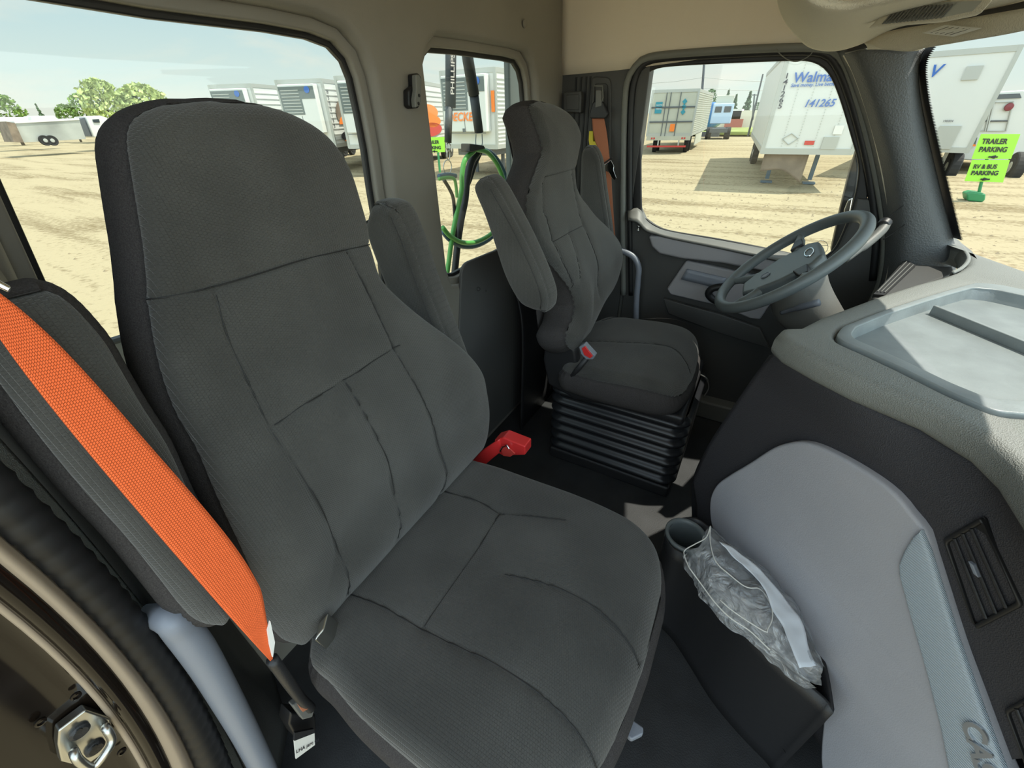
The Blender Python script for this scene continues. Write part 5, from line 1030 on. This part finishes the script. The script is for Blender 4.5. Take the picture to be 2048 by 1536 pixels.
MB().prism([P(a, b, x=-62) for a, b in ((171, 233), (200, 231), (216, 236), (214, 272), (188, 275))], (-3, 0, 0)).build('cab', M['white'], wc, bevel=.1)
MB().prism([P(a, b, x=-62.3) for a, b in ((162, 238), (171, 234), (186, 272), (176, 272))], (-2, 0, 0)).build('sleeper_back', M['grill'], wc)
MB().prism([P(a, b, x=-61.9) for a, b in ((185, 239), (198, 238), (200, 245), (188, 245))], (-.1, 0, 0)).build('cab_window', M['win'], wc)
# RV rear (ambulance-like body) behind the lime signs
rvx = empty('motorhome', P(1985, 300, y=30), 'white vehicle with paired rear doors and round tail lights, behind the lime signs', 'motorhome')
yv = 27
MB().prism([P(a, b, y=yv) for a, b in ((1960, 186), (2048, 180), (2080, 200), (2060, 330), (1905, 318), (1930, 250))], (1., 5, 0)).build('body', M['white'], rvx, bevel=.05)
MB().prism([P(a, b, y=yv-.05) for a, b in ((1958, 190), (2040, 187), (2043, 196), (1955, 200))], (0, .05, 0)).build('roof_band', M['grill'], rvx)
for q in (((1950, 206), (1984, 205), (1970, 262), (1930, 260)), ((1988, 205), (2026, 204), (2012, 262), (1974, 262))):
    pts = [P(a, b, y=yv-.04) for a, b in q]; dr_ = MB().tube(pts, .03, 6, closed=True).build('rear_door', M['alum'], rvx)
    a, b = (pts[0]*.35+pts[3]*.65), (pts[1]*.35+pts[2]*.65); MB().tube([a*.95+b*.05, a*.05+b*.95], .03, 5).build('door_bar', M['grill'], dr_)
for a, b in ((1953, 215), (2018, 214)): MB().lathe(P(a, b, y=yv-.08), (0, -1, 0), [(.14, 0), (.12, .05), (0, .06)], 16).build('round_light', mat('dark_red_lens', (.2, .03, .04), .3) if a < 2000 else D.materials['dark_red_lens'], rvx)
MB().prism([P(a, b, y=yv-.1) for a, b in ((1920, 274), (1955, 275), (1950, 292), (1916, 290))], (0, .05, 0)).build('bumper', M['grill'], rvx)
MB().prism([P(a, b, y=yv-.14) for a, b in ((1918, 286), (1952, 289), (1951, 293), (1917, 290))], (0, .05, 0)).build('marker_light', M['orangemark'], rvx)
for a, b in ((1902, 335), (2030, 335)): wheelpart(P(a, b, y=26), Vector((1, 0, 0)), rvx, r=.55, w=.35, hubcol='offwhite')
#---------------------------------------------------------------- trees
def tree(cpx, x=None, y=None, top=None, wpx=None, w=4, h=5, kind='leaf', lab='', n=900, conifer=False):
    base = P(cpx[0], cpx[1], **({'x': x} if x else {'y': y})); pl_ = {'x': x} if x else {'y': y}
    if top: h = P(cpx[0], top, **pl_).z-ZG
    if wpx: w = (P(cpx[0]-wpx/2, cpx[1], **pl_)-P(cpx[0]+wpx/2, cpx[1], **pl_)).length
    base.z = ZG
    e = empty('tree', base, lab, 'tree', 'trees beyond the yard'); mb = MB()
    for i in range(n):
        if conifer: t = random.random()**.8; z = h*(.12+.88*t); rr = w/2*(1-t)*random.uniform(.3, 1)**.5*(1+.25*math.sin(t*40)); s = w*.075
        else:
            t = random.uniform(-1, 1); z = h*(.60+.40*t); rr = w/2*math.sqrt(max(1-t*t, 0))*random.uniform(.4, 1)**.4*(1+.2*math.sin(7*t+i % 5)); s = w*.05
        a = random.uniform(0, 6.283); c_ = base+Vector((math.cos(a)*rr, math.sin(a)*rr, z)); s *= random.uniform(.6, 1.6)
        u = Vector((random.gauss(0, 1), random.gauss(0, 1), random.gauss(0, 1))).normalized(); v_ = u.orthogonal().normalized()
        mb.add([c_+u*s, c_+v_*s*.7, c_-u*s, c_-v_*s*.7+u.cross(v_)*s*.4], [(0, 1, 2, 3)])
    me = D.meshes.new('m'); me.from_pydata(mb.v, [], mb.f); me.update(); link('foliage', me, M[kind], e)
    MB().tube([base, base+Vector((0, 0, h*.6))], [w*.05, w*.02], 8).build('trunk', M['bark'], e)
tree((18, 240), x=-95, wpx=80, top=188, lab='bushy tree at the far left edge of the large rear window')
tree((88, 240), x=-110, wpx=26, top=208, kind='pine', conifer=True, lab='small pointed tree behind the parked rig roof', n=300)
tree((140, 240), x=-97, wpx=50, top=209, lab='low round tree left of the tall pale tree')
tree((178, 240), x=-92, wpx=55, top=188, lab='mid-height green tree behind the white sleeper truck')
tree((224, 240), x=-88, wpx=85, top=160, kind='leafpale', lab='tallest pale tree just left of the foreground headrest', n=1300)
tree((300, 235), x=-85, wpx=95, top=170, kind='leafpale', lab='wide pale tree right above the foreground headrest', n=1200)
for px, w, h, k, cf_, lab in ((1413, 26, 178, 'pine', False, 'dark tree right beside the tall utility pole'), (1446, 24, 180, 'pine', True, 'tall dark tree above the pale blue truck'), (1463, 24, 190, 'pine', True, 'shorter dark tree right of the tallest one in the driver window'), (1438, 26, 207, 'leaf', False, 'low bright bush above the truck roof'), (1489, 28, 184, 'pine', True, 'lone pointed pine left of the slim light pole'), (1510, 22, 205, 'pine', False, 'dark bush between the slim pole and the Walmart trailer')):
    tree((px, 235), y=85 if k == 'pine' else 78, wpx=w, top=h, kind=k, conifer=cf_, lab=lab, n=700)
